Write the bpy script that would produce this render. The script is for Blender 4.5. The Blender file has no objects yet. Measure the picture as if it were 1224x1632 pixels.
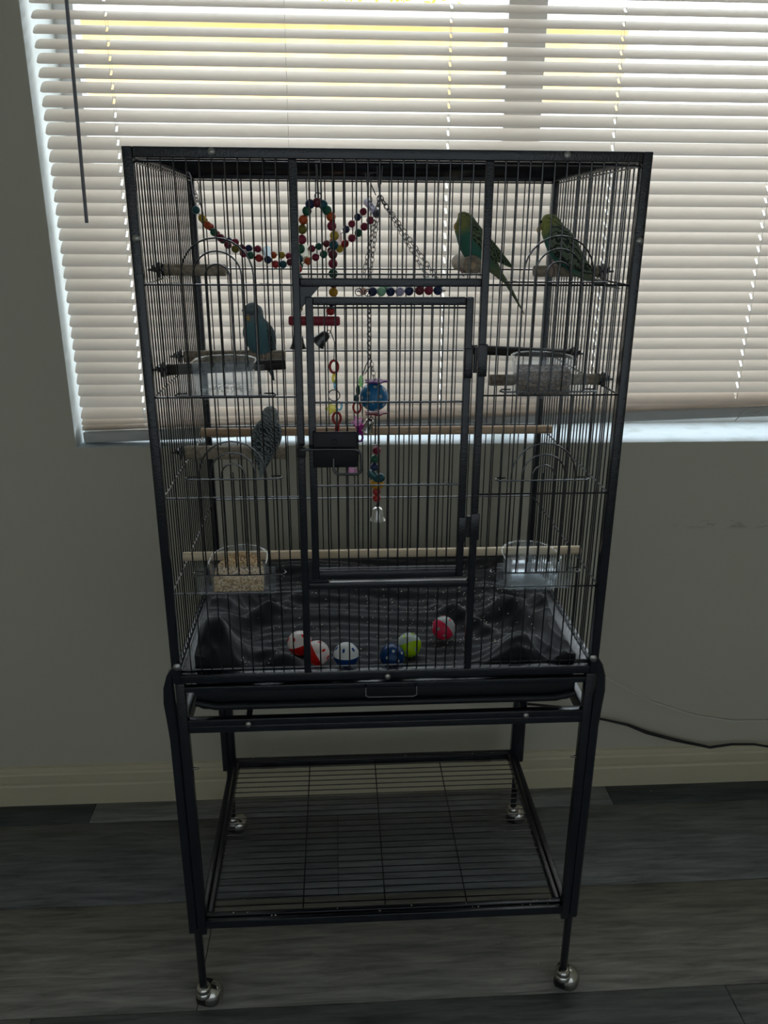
import bpy, bmesh, math, random
from mathutils import Vector, Matrix, Quaternion

random.seed(7)
scene = bpy.context.scene
col = scene.collection

# ------------------------------------------------------------------ camera
W_IMG, F_PX = 1224.0, 1269.86
CAM = Vector((-0.0799, -1.2060, 1.5003))
PITCH, YAW, ROLL = 0.3414, 0.0589, 0.0054
cam_data = bpy.data.cameras.new("camera")
cam = bpy.data.objects.new("camera", cam_data)
col.objects.link(cam)
fwd = Vector((math.sin(YAW) * math.cos(PITCH), math.cos(YAW) * math.cos(PITCH), -math.sin(PITCH)))
right0 = Vector((math.cos(YAW), -math.sin(YAW), 0.0))
up0 = right0.cross(fwd)
cr, sr = math.cos(ROLL), math.sin(ROLL)
right = right0 * cr + up0 * sr
up = up0 * cr - right0 * sr
cam.matrix_world = Matrix(((right.x, up.x, -fwd.x, CAM.x), (right.y, up.y, -fwd.y, CAM.y),
                           (right.z, up.z, -fwd.z, CAM.z), (0, 0, 0, 1)))
cam_data.sensor_fit = 'HORIZONTAL'
cam_data.sensor_width = 36.0
cam_data.lens = F_PX / W_IMG * 36.0
cam_data.clip_start = 0.02
scene.camera = cam

# ------------------------------------------------------------------ sky, exposure
world = bpy.data.worlds.new("overcast_sky")
scene.world = world
world.use_nodes = True
bg = world.node_tree.nodes["Background"]
bg.inputs[0].default_value = (0.85, 0.93, 1.0, 1)
bg.inputs[1].default_value = 5.2
scene.view_settings.view_transform = 'Standard'
scene.view_settings.look = 'None'
scene.view_settings.gamma = 1.0
scene.view_settings.use_curve_mapping = False
scene.view_settings.exposure = 0.0
scene.cycles.max_bounces = 12
scene.cycles.diffuse_bounces = 6
scene.cycles.glossy_bounces = 5
scene.cycles.transmission_bounces = 8
scene.cycles.transparent_max_bounces = 24
scene.cycles.sample_clamp_indirect = 6.0


def portal(name, cx, cy, cz, sx, sz, face):
    l = bpy.data.lights.new(name, 'AREA')
    l.shape = 'RECTANGLE'; l.size = sx; l.size_y = sz
    l.cycles.is_portal = True
    o = bpy.data.objects.new(name, l); col.objects.link(o)
    o.location = (cx, cy, cz)
    o.rotation_euler = (math.radians(90) * face, 0, 0)     # face +1 lights -y... light shines along local -Z
    return o


# room dimensions (metres)
RX0, RX1, RY0, WALLY, CEIL = -1.70, 2.10, -2.70, 0.657, 2.60
WX0, WX1, WZ0, WZ1 = -0.700, 1.390, 1.009, 2.300            # window recess in the far wall
GLASSY = 0.890
portal("sky_portal_window", (WX0 + WX1) / 2, 0.865, (WZ0 + WZ1) / 2, WX1 - WX0, WZ1 - WZ0, -1)
PDX0, PDX1, PDZ0, PDZ1 = -1.55, 1.95, 0.50, 2.42               # invented window behind the camera, added to give fill light
portal("fill_portal_rear", (PDX0 + PDX1) / 2, RY0 - 0.02, (PDZ0 + PDZ1) / 2, PDX1 - PDX0, PDZ1 - PDZ0, 1)

# ------------------------------------------------------------------ materials
MATS = {}


def srgb(r, g, b):
    f = lambda c: (c / 255 / 12.92) if c <= 10 else ((c / 255 + 0.055) / 1.055) ** 2.4
    return (f(r), f(g), f(b), 1)


def mat(name, color=(0.5, 0.5, 0.5, 1), rough=0.5, metal=0.0, spec=0.5):
    m = bpy.data.materials.new(name); m.use_nodes = True
    b = m.node_tree.nodes["Principled BSDF"]
    b.inputs["Base Color"].default_value = color
    b.inputs["Roughness"].default_value = rough
    b.inputs["Metallic"].default_value = metal
    b.inputs["Specular IOR Level"].default_value = spec
    MATS[name] = m
    return m


def nodes(m):
    return m.node_tree.nodes, m.node_tree.links, m.node_tree.nodes["Principled BSDF"]


def add_noise_bump(m, scale, strength, dist=0.001, detail=2.0, coord="Object"):
    n, l, b = nodes(m)
    tc = n.new("ShaderNodeTexCoord"); t = n.new("ShaderNodeTexNoise"); bp = n.new("ShaderNodeBump")
    t.inputs["Scale"].default_value = scale; t.inputs["Detail"].default_value = detail
    bp.inputs["Strength"].default_value = strength; bp.inputs["Distance"].default_value = dist
    l.new(tc.outputs[coord], t.inputs["Vector"]); l.new(t.outputs["Fac"], bp.inputs["Height"])
    l.new(bp.outputs["Normal"], b.inputs["Normal"])
    return t


def add_noise_color(m, c1, c2, scale, mapping=(1, 1, 1), lo=0.35, hi=0.65, detail=5.0):
    n, l, b = nodes(m)
    tc = n.new("ShaderNodeTexCoord"); mp = n.new("ShaderNodeMapping"); t = n.new("ShaderNodeTexNoise")
    rp = n.new("ShaderNodeValToRGB")
    mp.inputs["Scale"].default_value = mapping
    t.inputs["Scale"].default_value = scale; t.inputs["Detail"].default_value = detail
    rp.color_ramp.elements[0].position = lo; rp.color_ramp.elements[0].color = c1
    rp.color_ramp.elements[1].position = hi; rp.color_ramp.elements[1].color = c2
    l.new(tc.outputs["Object"], mp.inputs["Vector"]); l.new(mp.outputs[0], t.inputs["Vector"])
    l.new(t.outputs["Fac"], rp.inputs["Fac"]); l.new(rp.outputs[0], b.inputs["Base Color"])
    return t, rp


hammer = mat("hammered_black_coat", (0.010, 0.012, 0.018, 1), 0.23, 0.0, 0.5)
hammer.node_tree.nodes["Principled BSDF"].inputs["IOR"].default_value = 1.56
add_noise_bump(hammer, 360, 0.5, 0.0010)
wire_m = mat("black_wire_coat", (0.008, 0.009, 0.013, 1), 0.22, 0.0, 0.5)
wire_m.node_tree.nodes["Principled BSDF"].inputs["IOR"].default_value = 1.75
plastic_black = mat("black_plastic", (0.008, 0.009, 0.013, 1), 0.45, 0.0, 0.3)
bolt_m = mat("dull_steel_bolt", (0.35, 0.35, 0.33, 1), 0.35, 0.9)
chrome = mat("satin_chrome", (0.62, 0.61, 0.57, 1), 0.18, 1.0)
steel = mat("steel_link", (0.11, 0.11, 0.115, 1), 0.36, 1.0)
rubber = mat("black_rubber", (0.010, 0.010, 0.011, 1), 0.6)

wall_m = mat("greige_wall_paint", srgb(197, 193, 178), 0.85, 0, 0.2)
_n, _l, _b = nodes(wall_m)
_tc = _n.new("ShaderNodeTexCoord"); _t = _n.new("ShaderNodeTexNoise"); _bp = _n.new("ShaderNodeBump")
_t.inputs["Scale"].default_value = 120
_bp.inputs["Strength"].default_value = 0.08; _bp.inputs["Distance"].default_value = 0.002
_l.new(_tc.outputs["Object"], _t.inputs["Vector"]); _l.new(_t.outputs["Fac"], _bp.inputs["Height"])
_l.new(_bp.outputs[0], _b.inputs["Normal"])
# scuff marks along one band of the wall, where furniture rubbed it
_sx = _n.new("ShaderNodeSeparateXYZ"); _l.new(_tc.outputs["Object"], _sx.inputs[0])


def _math(op, a, b=None):
    m = _n.new("ShaderNodeMath"); m.operation = op
    for i, v in enumerate((a, b)):
        if v is None: continue
        if isinstance(v, (int, float)): m.inputs[i].default_value = v
        else: _l.new(v, m.inputs[i])
    return m.outputs[0]


_dz = _math('ABSOLUTE', _math('SUBTRACT', _sx.outputs[2], 0.790))
_band = _math('SUBTRACT', 1.0, _math('MULTIPLY', _dz, 70.0))
_xm = _math('MULTIPLY', _math('SUBTRACT', _sx.outputs[0], 0.70), 8.0)
_xm = _math('MINIMUM', _math('MAXIMUM', _xm, 0.0), 1.0)
_sn = _n.new("ShaderNodeTexNoise"); _sn.inputs["Scale"].default_value = 26; _sn.inputs["Detail"].default_value = 6
_mp = _n.new("ShaderNodeMapping"); _mp.inputs["Scale"].default_value = (1, 1, 2.2)
_l.new(_tc.outputs["Object"], _mp.inputs[0]); _l.new(_mp.outputs[0], _sn.inputs["Vector"])
_spk = _math('MULTIPLY', _math('SUBTRACT', _sn.outputs["Fac"], 0.50), 7.0)
_fac = _math('MULTIPLY', _math('MULTIPLY', _math('MAXIMUM', _band, 0.0), _xm), _math('MINIMUM', _math('MAXIMUM', _spk, 0.0), 1.0))
_fac = _math('MULTIPLY', _fac, 0.55)
_mx = _n.new("ShaderNodeMix"); _mx.data_type = 'RGBA'
_mx.inputs[6].default_value = srgb(197, 193, 178); _mx.inputs[7].default_value = srgb(84, 82, 74)
_l.new(_fac, _mx.inputs[0]); _l.new(_mx.outputs[2], _b.inputs["Base Color"])

ceil_m = mat("white_ceiling_paint", srgb(225, 223, 215), 0.9, 0, 0.2)
trim_m = mat("cream_baseboard_paint", srgb(205, 196, 170), 0.55)
sill_m = mat("white_recess_paint", srgb(232, 234, 228), 0.6)
add_noise_color(sill_m, srgb(188, 194, 190), srgb(212, 218, 218), 14, (1, 1, 1), 0.25, 0.5)
sill_top = mat("dimmed_white_sill", srgb(164, 174, 178), 0.6)  # recess white, darkened in colour to offset strong daylight under the blind
add_noise_color(sill_top, srgb(146, 154, 152), srgb(172, 182, 188), 14, (1, 1, 1), 0.25, 0.5)
frame_m = mat("white_vinyl_frame", srgb(222, 226, 230), 0.4)

plank_ms = []
for i, (a, b_) in enumerate([((84, 86, 88), (150, 152, 153)), ((70, 74, 76), (128, 132, 135)), ((100, 100, 98), (170, 167, 162)),
                             ((80, 84, 87), (142, 147, 150)), ((44, 49, 52), (82, 89, 92))]):
    m = mat("grey_vinyl_plank_%d" % i, srgb(*a), 0.42, 0, 0.4)
    t, rp = add_noise_color(m, srgb(*a), srgb(*b_), 5.0, (1.0, 11.0, 1.0), 0.32, 0.70, 12.0)
    t.inputs["Roughness"].default_value = 0.68
    t.inputs["Distortion"].default_value = 0.5
    n, l, b = nodes(m)
    bp = n.new("ShaderNodeBump"); bp.inputs["Strength"].default_value = 0.18; bp.inputs["Distance"].default_value = 0.002
    l.new(t.outputs["Fac"], bp.inputs["Height"]); l.new(bp.outputs[0], b.inputs["Normal"])
    plank_ms.append(m)
gap_m = mat("dark_underlay", (0.006, 0.006, 0.006, 1), 0.9)

# blind slats: thin cream vinyl that lets daylight through
slat_m = bpy.data.materials.new("cream_translucent_slat"); slat_m.use_nodes = True
n, l, b = nodes(slat_m)
b.inputs["Base Color"].default_value = (0.57, 0.46, 0.36, 1); b.inputs["Roughness"].default_value = 0.45
tr = n.new("ShaderNodeBsdfTranslucent"); tr.inputs[0].default_value = (0.785, 0.77, 0.745, 1)
mx = n.new("ShaderNodeMixShader"); mx.inputs[0].default_value = 0.30
l.new(b.outputs[0], mx.inputs[1]); l.new(tr.outputs[0], mx.inputs[2])
l.new(mx.outputs[0], n["Material Output"].inputs[0])
rail_m = mat("grey_white_blind_rail", srgb(190, 190, 188), 0.4)
cord_m = mat("white_blind_cord", srgb(205, 203, 196), 0.8)


def clear(name, tint, gloss=0.10, haze=0.06, rough=0.08):
    m = bpy.data.materials.new(name); m.use_nodes = True
    n, l = m.node_tree.nodes, m.node_tree.links
    n.remove(n["Principled BSDF"])
    t = n.new("ShaderNodeBsdfTransparent"); t.inputs[0].default_value = tint
    g = n.new("ShaderNodeBsdfGlossy"); g.inputs["Roughness"].default_value = rough
    g.inputs[0].default_value = (1, 1, 1, 1)
    d = n.new("ShaderNodeBsdfTranslucent"); d.inputs[0].default_value = (0.85, 0.9, 0.95, 1)
    fr = n.new("ShaderNodeLayerWeight"); fr.inputs[0].default_value = 0.5
    pw = n.new("ShaderNodeMath"); pw.operation = 'POWER'; pw.inputs[1].default_value = 4.0
    ad = n.new("ShaderNodeMath"); ad.operation = 'MULTIPLY_ADD'; ad.inputs[1].default_value = 0.6; ad.inputs[2].default_value = gloss; ad.use_clamp = True
    l.new(fr.outputs["Facing"], pw.inputs[0]); l.new(pw.outputs[0], ad.inputs[0])
    m1 = n.new("ShaderNodeMixShader"); m2 = n.new("ShaderNodeMixShader")
    m1.inputs[0].default_value = haze
    l.new(t.outputs[0], m1.inputs[1]); l.new(d.outputs[0], m1.inputs[2])
    l.new(ad.outputs[0], m2.inputs[0]); l.new(m1.outputs[0], m2.inputs[1]); l.new(g.outputs[0], m2.inputs[2])
    l.new(m2.outputs[0], n["Material Output"].inputs[0])
    return m


glass_m = clear("window_glass", (0.97, 0.985, 0.98, 1), 0.04, 0.0, 0.0)
cup_m = clear("clear_plastic", (0.97, 0.98, 0.99, 1), 0.022, 0.022, 0.10)
water_m = clear("water", (0.94, 0.97, 0.98, 1), 0.05, 0.02, 0.02)
gem_pink = clear("pink_clear_plastic", (0.95, 0.45, 0.75, 1), 0.10, 0.15, 0.1)
gem_green = clear("green_clear_plastic", (0.45, 0.75, 0.40, 1), 0.10, 0.15, 0.1)
gem_yellow = clear("yellow_clear_plastic", (0.85, 0.80, 0.20, 1), 0.10, 0.2, 0.1)
gem_blue = clear("blue_clear_plastic", (0.35, 0.65, 0.80, 1), 0.10, 0.2, 0.1)

perch_m = mat("pale_perch_wood", srgb(196, 166, 138), 0.7)
add_noise_color(perch_m, srgb(178, 146, 118), srgb(208, 180, 152), 40, (0.15, 1, 1), 0.3, 0.7)
perch_pale = mat("paler_lit_perch_wood", srgb(228, 208, 178), 0.65)  # paler wood, colour raised further to make up for missing daylight
add_noise_color(perch_pale, srgb(214, 190, 158), srgb(236, 218, 190), 40, (0.15, 1, 1), 0.3, 0.7)
branch_m = mat("grey_sanded_perch", srgb(150, 138, 122), 0.9)
add_noise_color(branch_m, srgb(120, 108, 94), srgb(172, 160, 142), 160, (1, 1, 1), 0.3, 0.7)
perch_dark = mat("dark_stained_perch", srgb(46, 42, 40), 0.7)
cloth_m = mat("black_jersey_cloth", (0.0050, 0.0058, 0.0090, 1), 0.85, 0, 0.35)
cloth_m.node_tree.nodes["Principled BSDF"].inputs["Sheen Weight"].default_value = 0.35
cloth_m.node_tree.nodes["Principled BSDF"].inputs["Sheen Roughness"].default_value = 0.4
add_noise_bump(cloth_m, 900, 0.25, 0.0006)
seed_m = mat("millet_seed", srgb(196, 158, 104), 0.6)
seed_dark = mat("brown_seed", srgb(84, 62, 42), 0.6)
for m_, c1_, c2_, c3_ in ((seed_m, (112, 74, 40), (206, 166, 110), (232, 210, 168)), (seed_dark, (44, 32, 22), (104, 76, 50), (150, 118, 84))):
    n, l, b = nodes(m_)
    tc = n.new("ShaderNodeTexCoord"); vo = n.new("ShaderNodeTexVoronoi"); vo.inputs["Scale"].default_value = 420
    sp = n.new("ShaderNodeSeparateColor"); rp = n.new("ShaderNodeValToRGB")
    l.new(tc.outputs["Object"], vo.inputs["Vector"]); l.new(vo.outputs["Color"], sp.inputs[0]); l.new(sp.outputs[0], rp.inputs[0])
    rp.color_ramp.elements[0].color = srgb(*c1_); rp.color_ramp.elements[1].color = srgb(*c3_)
    e_ = rp.color_ramp.elements.new(0.5); e_.color = srgb(*c2_)
    l.new(rp.outputs[0], b.inputs["Base Color"])
husk_m = mat("pale_seed_husk", srgb(226, 216, 196), 0.7)
rice_m = mat("white_grain", srgb(236, 234, 226), 0.6)
cord_black = mat("black_cable", (0.012, 0.012, 0.013, 1), 0.45)
wire_white = mat("thin_white_cable", srgb(214, 212, 200), 0.5)

BEAD = {k: mat("painted_bead_" + k, srgb(*c), 0.45) for k, c in dict(
    green=(30, 96, 72), teal=(24, 84, 96), navy=(36, 48, 92), red=(176, 44, 44), crimson=(146, 34, 66),
    maroon=(110, 34, 52), orange=(196, 84, 36), yellow=(196, 164, 52), gold=(206, 150, 40), olive=(120, 112, 40),
    lavender=(196, 188, 224), pink=(240, 190, 176), cream=(238, 232, 196), sky=(176, 212, 232), mint=(150, 206, 170)).items()}
def shell_plastic(name, c):
    m = mat(name, srgb(*c), 0.28)
    n, l, b = nodes(m)
    tr = n.new("ShaderNodeBsdfTranslucent"); tr.inputs[0].default_value = srgb(*c)
    mx = n.new("ShaderNodeMixShader"); mx.inputs[0].default_value = 0.50
    l.new(b.outputs[0], mx.inputs[1]); l.new(tr.outputs[0], mx.inputs[2]); l.new(mx.outputs[0], n["Material Output"].inputs[0])
    return m


red_wood = mat("red_dyed_dowel", srgb(150, 38, 58), 0.55)
ball_blue = mat("blue_ball_plastic", srgb(22, 118, 176), 0.35)
hole_dark = mat("dark_hole_inside", (0.01, 0.012, 0.016, 1), 0.9)
P = {k: shell_plastic("ball_plastic_" + k, c) for k, c in dict(
    white=(236, 236, 232), red=(226, 40, 34), blue=(20, 78, 150), navy=(24, 72, 128), lime=(196, 226, 20), pink=(240, 62, 104),
    clear=(196, 204, 204), purple=(150, 84, 170), magenta=(188, 40, 160)).items()}

# ------------------------------------------------------------------ mesh helpers


def wloc(o):
    v = Vector((0, 0, 0))
    while o is not None:
        v += o.location; o = o.parent
    return v


def link(o, parent=None, origin=None):
    col.objects.link(o)
    origin = Vector(origin) if origin is not None else Vector((0, 0, 0))
    if parent is not None:
        o.parent = parent
        o.location = origin - wloc(parent)
    else:
        o.location = origin
    return o


def tag(o, label, category=None, group=None, kind=None):
    if label: o["label"] = label
    if category: o["category"] = category
    if group: o["group"] = group
    if kind: o["kind"] = kind
    return o


def empty(name, loc, label, category, group=None):
    o = bpy.data.objects.new(name, None)
    o.empty_display_size = 0.05
    link(o, None, loc)
    return tag(o, label, category, group)


class MB:
    def __init__(s):
        s.v, s.f = [], []

    def add(s, vs, fs):
        k = len(s.v)
        s.v += [tuple(v) for v in vs]
        s.f += [tuple(i + k for i in f) for f in fs]
        return s

    def box(s, x0, x1, y0, y1, z0, z1):
        vs = [(x, y, z) for z in (z0, z1) for y in (y0, y1) for x in (x0, x1)]
        return s.add(vs, [(0, 2, 3, 1), (4, 5, 7, 6), (0, 1, 5, 4), (2, 6, 7, 3), (0, 4, 6, 2), (1, 3, 7, 5)])

    def prism(s, poly, y0, y1):           # polygon in x,z extruded along y
        n = len(poly)
        vs = [(x, y0, z) for x, z in poly] + [(x, y1, z) for x, z in poly]
        return s.add(vs, [tuple(range(n)), tuple(range(2 * n - 1, n - 1, -1))] + [(i, i + n, (i + 1) % n + n, (i + 1) % n) for i in range(n)])

    def rings(s, rings, closed=False, caps=True):
        n = len(rings[0]); vs = [p for r in rings for p in r]; fs = []
        m = len(rings)
        for j in range(m if closed else m - 1):
            a, b = j * n, ((j + 1) % m) * n
            fs += [(a + i, a + (i + 1) % n, b + (i + 1) % n, b + i) for i in range(n)]
        if caps and not closed:
            fs += [tuple(range(n - 1, -1, -1)), tuple(range((m - 1) * n, m * n))]
        return s.add(vs, fs)

    def tube(s, pts, r, n=6, closed=False, caps=True):
        pts = [Vector(p) for p in pts]; m = len(pts)
        rad = r if isinstance(r, (list, tuple)) else [r] * m
        T = []
        for i in range(m):
            a = pts[(i - 1) % m] if (closed or i > 0) else pts[i]
            b = pts[(i + 1) % m] if (closed or i < m - 1) else pts[i]
            T.append((b - a).normalized())
        u = T[0].orthogonal().normalized(); rings = []
        for i in range(m):
            if i:
                q = T[i - 1].rotation_difference(T[i]); u = q @ u
            u = (u - T[i] * u.dot(T[i])).normalized()
            w = T[i].cross(u)
            rings.append([pts[i] + (u * math.cos(2 * math.pi * k / n) + w * math.sin(2 * math.pi * k / n)) * rad[i] for k in range(n)])
        return s.rings(rings, closed, caps)

    def lathe(s, prof, c=(0, 0, 0), n=16, axis='Z', caps=True):
        rings = []
        for r, h in prof:
            ring = []
            for k in range(n):
                a = 2 * math.pi * k / n
                p = (r * math.cos(a), r * math.sin(a), h)
                if axis == 'X': p = (h, p[0], p[1])
                if axis == 'Y': p = (p[0], h, p[1])
                ring.append((p[0] + c[0], p[1] + c[1], p[2] + c[2]))
            rings.append(ring)
        return s.rings(rings, False, caps)

    def torus(s, c, R, r, ax_u, ax_v, n=14, m=6, ru=1.0):
        c, ax_u, ax_v = Vector(c), Vector(ax_u).normalized(), Vector(ax_v).normalized()
        pts = [c + ax_u * (R * ru * math.cos(2 * math.pi * k / n)) + ax_v * (R * math.sin(2 * math.pi * k / n)) for k in range(n)]
        return s.tube(pts, r, m, closed=True)

    def ball(s, c, r, n=12, m=8, sc=(1, 1, 1)):
        prof = [(max(1e-5, r * math.sin(math.pi * j / m)), -r * math.cos(math.pi * j / m)) for j in range(m + 1)]
        k = len(s.v)
        s.lathe(prof, (0, 0, 0), n)
        s.v[k:] = [(v[0] * sc[0] + c[0], v[1] * sc[1] + c[1], v[2] * sc[2] + c[2]) for v in s.v[k:]]
        return s

    def mesh(s, name, material, origin=(0, 0, 0), smooth=False, bevel=0.0, seg=2):
        o = Vector(origin)
        me = bpy.data.meshes.new(name)
        me.from_pydata([Vector(v) - o for v in s.v], [], s.f)
        bm = bmesh.new(); bm.from_mesh(me)
        bmesh.ops.recalc_face_normals(bm, faces=bm.faces)
        if bevel:
            bmesh.ops.bevel(bm, geom=bm.edges[:], offset=bevel, segments=seg, affect='EDGES', profile=0.5)
        bm.to_mesh(me); bm.free()
        if smooth:
            me.shade_smooth()
        if bevel or smooth:
            me.set_sharp_from_angle(angle=math.radians(50))
        me.materials.append(material)
        return me

    def build(s, name, material, parent=None, origin=None, smooth=False, bevel=0.0, seg=2):
        if origin is None:
            n = len(s.v)
            origin = [(min(v[i] for v in s.v) + max(v[i] for v in s.v)) / 2 for i in range(3)]
        o = bpy.data.objects.new(name, s.mesh(name, material, origin, smooth, bevel, seg))
        return link(o, parent, origin)


def box(name, m, parent, x0, x1, y0, y1, z0, z1, bevel=0.0015):
    return MB().box(x0, x1, y0, y1, z0, z1).build(name, m, parent, None, False, bevel)


ROD = {}


def rod(name, a, b, r, m, parent, n=6):
    a, b = Vector(a), Vector(b); L = round((b - a).length, 4)
    key = (L, r, m.name, n)
    if key not in ROD:
        me = MB().tube([(0, 0, -L / 2), (0, 0, L / 2)], r, n).mesh(name, m, smooth=True)
        ROD[key] = me
    o = bpy.data.objects.new(name, ROD[key])
    link(o, parent, (a + b) / 2)
    o.rotation_mode = 'QUATERNION'
    o.rotation_quaternion = Vector((0, 0, 1)).rotation_difference((b - a).normalized())
    return o


SPH = {}


def bead(name, c, r, m, parent, sc=(1, 1, 1)):
    key = (r, m.name, sc)
    if key not in SPH:
        SPH[key] = MB().ball((0, 0, 0), r, 14, 9, sc).mesh(name, m, smooth=True)
    return link(bpy.data.objects.new(name, SPH[key]), parent, c)


def arc(cx, cz, R, y, a0, a1, n):
    return [(cx + R * math.cos(a0 + (a1 - a0) * i / n), y, cz + R * math.sin(a0 + (a1 - a0) * i / n)) for i in range(n + 1)]


# ------------------------------------------------------------------ the room
def structure(o):
    o["kind"] = "structure"; return o


WT = 0.27                                                     # thickness of the window wall
wb = MB()
for x0, x1, z0, z1 in ((RX0, WX0, 0, CEIL), (WX1, RX1, 0, CEIL), (WX0, WX1, 0, WZ0), (WX0, WX1, WZ1, CEIL)):
    wb.box(x0, x1, WALLY, WALLY + WT, z0, z1)
structure(wb.build("wall_back", wall_m, None, (0, 0, 0)))
structure(MB().box(RX0 - 0.1, RX0, RY0, WALLY + WT, 0, CEIL).build("wall_left", wall_m, None, (0, 0, 0)))
structure(MB().box(RX1, RX1 + 0.1, RY0, WALLY + WT, 0, CEIL).build("wall_right", wall_m, None, (0, 0, 0)))
wf = MB()
for x0, x1, z0, z1 in ((RX0, PDX0, 0, CEIL), (PDX1, RX1, 0, CEIL), (PDX0, PDX1, PDZ1, CEIL), (PDX0, PDX1, 0, PDZ0)):  # leaves the invented fill window open
    wf.box(x0, x1, RY0 - 0.1, RY0, z0, z1)
structure(wf.build("wall_front", wall_m, None, (0, 0, 0)))
structure(MB().box(RX0 - 0.1, RX1 + 0.1, RY0 - 0.1, WALLY + WT, CEIL, CEIL + 0.1).build("ceiling", ceil_m, None, (0, 0, 0)))

# added curtain: spreads the invented rear window's daylight as soft room fill
cur_m = bpy.data.materials.new("fill_curtain_fabric"); cur_m.use_nodes = True
n, l, b = nodes(cur_m)
b.inputs["Base Color"].default_value = srgb(215, 213, 206); b.inputs["Roughness"].default_value = 0.9
tr = n.new("ShaderNodeBsdfTranslucent"); tr.inputs[0].default_value = (0.76, 0.80, 0.82, 1)
mx = n.new("ShaderNodeMixShader"); mx.inputs[0].default_value = 0.155
l.new(b.outputs[0], mx.inputs[1]); l.new(tr.outputs[0], mx.inputs[2]); l.new(mx.outputs[0], n["Material Output"].inputs[0])
cw = MB(); NC = 150; rr_ = []
for i in range(NC + 1):
    x = PDX0 - 0.05 + (PDX1 - PDX0 + 0.10) * i / NC
    rr_.append((x, RY0 + 0.05 + 0.018 * math.sin(i * 0.9)))
for i, (x, y) in enumerate(rr_):
    cw.v += [(x, y, PDZ0 - 0.08), (x, y, PDZ1 + 0.08)]
cw.f = [(2 * i, 2 * i + 2, 2 * i + 3, 2 * i + 1) for i in range(NC)]
tag(cw.build("fill_curtain", cur_m, None, None, True), "added white curtain over an invented rear window, for fill light", "curtain")

# floor: vinyl planks laid along the wall, each plank its own piece
floor = structure(MB().box(RX0 - 0.1, RX1 + 0.1, RY0 - 0.1, WALLY + WT, -0.06, -0.006).build("floor", gap_m, None, (0, 0, -0.006)))
PW, PL = 0.2815, 1.43
rows = {0: -0.7625, 1: -0.0965, 2: -0.385, 3: -0.7125}
k_row = 0
y1 = 0.5645 + PW
while y1 > RY0:
    y0 = y1 - PW
    off = rows.get(k_row, -1.0 + 0.47 * (k_row % 3))
    pattern = {0: (4, 0, 4), 1: (1, 3, 1), 2: (2, 2, 2), 3: (2, 3, 0)}.get(k_row)
    x = off
    while x > RX0: x -= PL
    k = 0
    while x < RX1:
        xa, xb = max(x, RX0), min(x + PL, RX1)
        if xb - xa > 0.01:
            rel = int(round((x - off) / PL))
            mi = pattern[(rel + 1) % 3] if pattern else (k_row * 2 + k * 3) % 5
            pl = MB().box(xa + 0.0008, xb - 0.0008, max(y0, RY0) + 0.0008, min(y1, WALLY) - 0.0008, -0.006, 0.0)
            pl.build("floor_plank", plank_ms[mi], floor, None, False, 0.0008, 1)
        x += PL; k += 1
    y1 = y0; k_row += 1

# baseboard: moulded profile extruded along the far wall
prof = [(0, 0), (0.016, 0), (0.016, 0.060), (0.013, 0.064), (0.013, 0.070), (0.015, 0.073), (0.015, 0.096), (0.011, 0.101), (0.011, 0.106), (0.008, 0.116), (0.0, 0.118)]
bb = MB(); n = len(prof)
bb.rings([[(x, WALLY - d, z) for d, z in prof] for x in (RX0, RX1)])
structure(bb.build("baseboard_back", trim_m, None, (0, WALLY, 0)))

# window: painted recess lining, vinyl frame, two panes, meeting stile
win = structure(MB().box(WX0, WX1, WALLY + 0.001, GLASSY + 0.01, WZ0 - 0.004, WZ0 + 0.0005).build("window_1", sill_top, None, (0, 0, 0)))
win["label"] = "wide white window recess with sliding vinyl window"
MB().box(WX0 - 0.004, WX0 + 0.0005, WALLY + 0.001, GLASSY + 0.01, WZ0, WZ1).build("jamb_lining", sill_m, win)
MB().box(WX1 - 0.0005, WX1 + 0.004, WALLY + 0.001, GLASSY + 0.01, WZ0, WZ1).build("jamb_lining", sill_m, win)
MB().box(WX0, WX1, WALLY + 0.001, GLASSY + 0.01, WZ1 - 0.0005, WZ1 + 0.004).build("head_lining", sill_m, win)
fy0, fy1 = GLASSY - 0.02, GLASSY + 0.03
box("window_frame", frame_m, win, WX0, WX1, fy0, fy1, WZ0, WZ0 + 0.045)
box("window_frame", frame_m, win, WX0, WX1, fy0, fy1, WZ1 - 0.045, WZ1)
box("window_frame", frame_m, win, WX0, WX0 + 0.045, fy0, fy1, WZ0 + 0.045, WZ1 - 0.045)
box("window_frame", frame_m, win, WX1 - 0.045, WX1, fy0, fy1, WZ0 + 0.045, WZ1 - 0.045)
box("meeting_stile", frame_m, win, 0.322, 0.412, fy0, fy1, WZ0 + 0.045, WZ1 - 0.045)
MB().box(WX0 + 0.045, 0.322, GLASSY + 0.004, GLASSY + 0.008, WZ0 + 0.045, WZ1 - 0.045).build("window_pane", glass_m, win)
MB().box(0.412, WX1 - 0.045, GLASSY + 0.012, GLASSY + 0.016, WZ0 + 0.045, WZ1 - 0.045).build("window_pane", glass_m, win)

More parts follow.
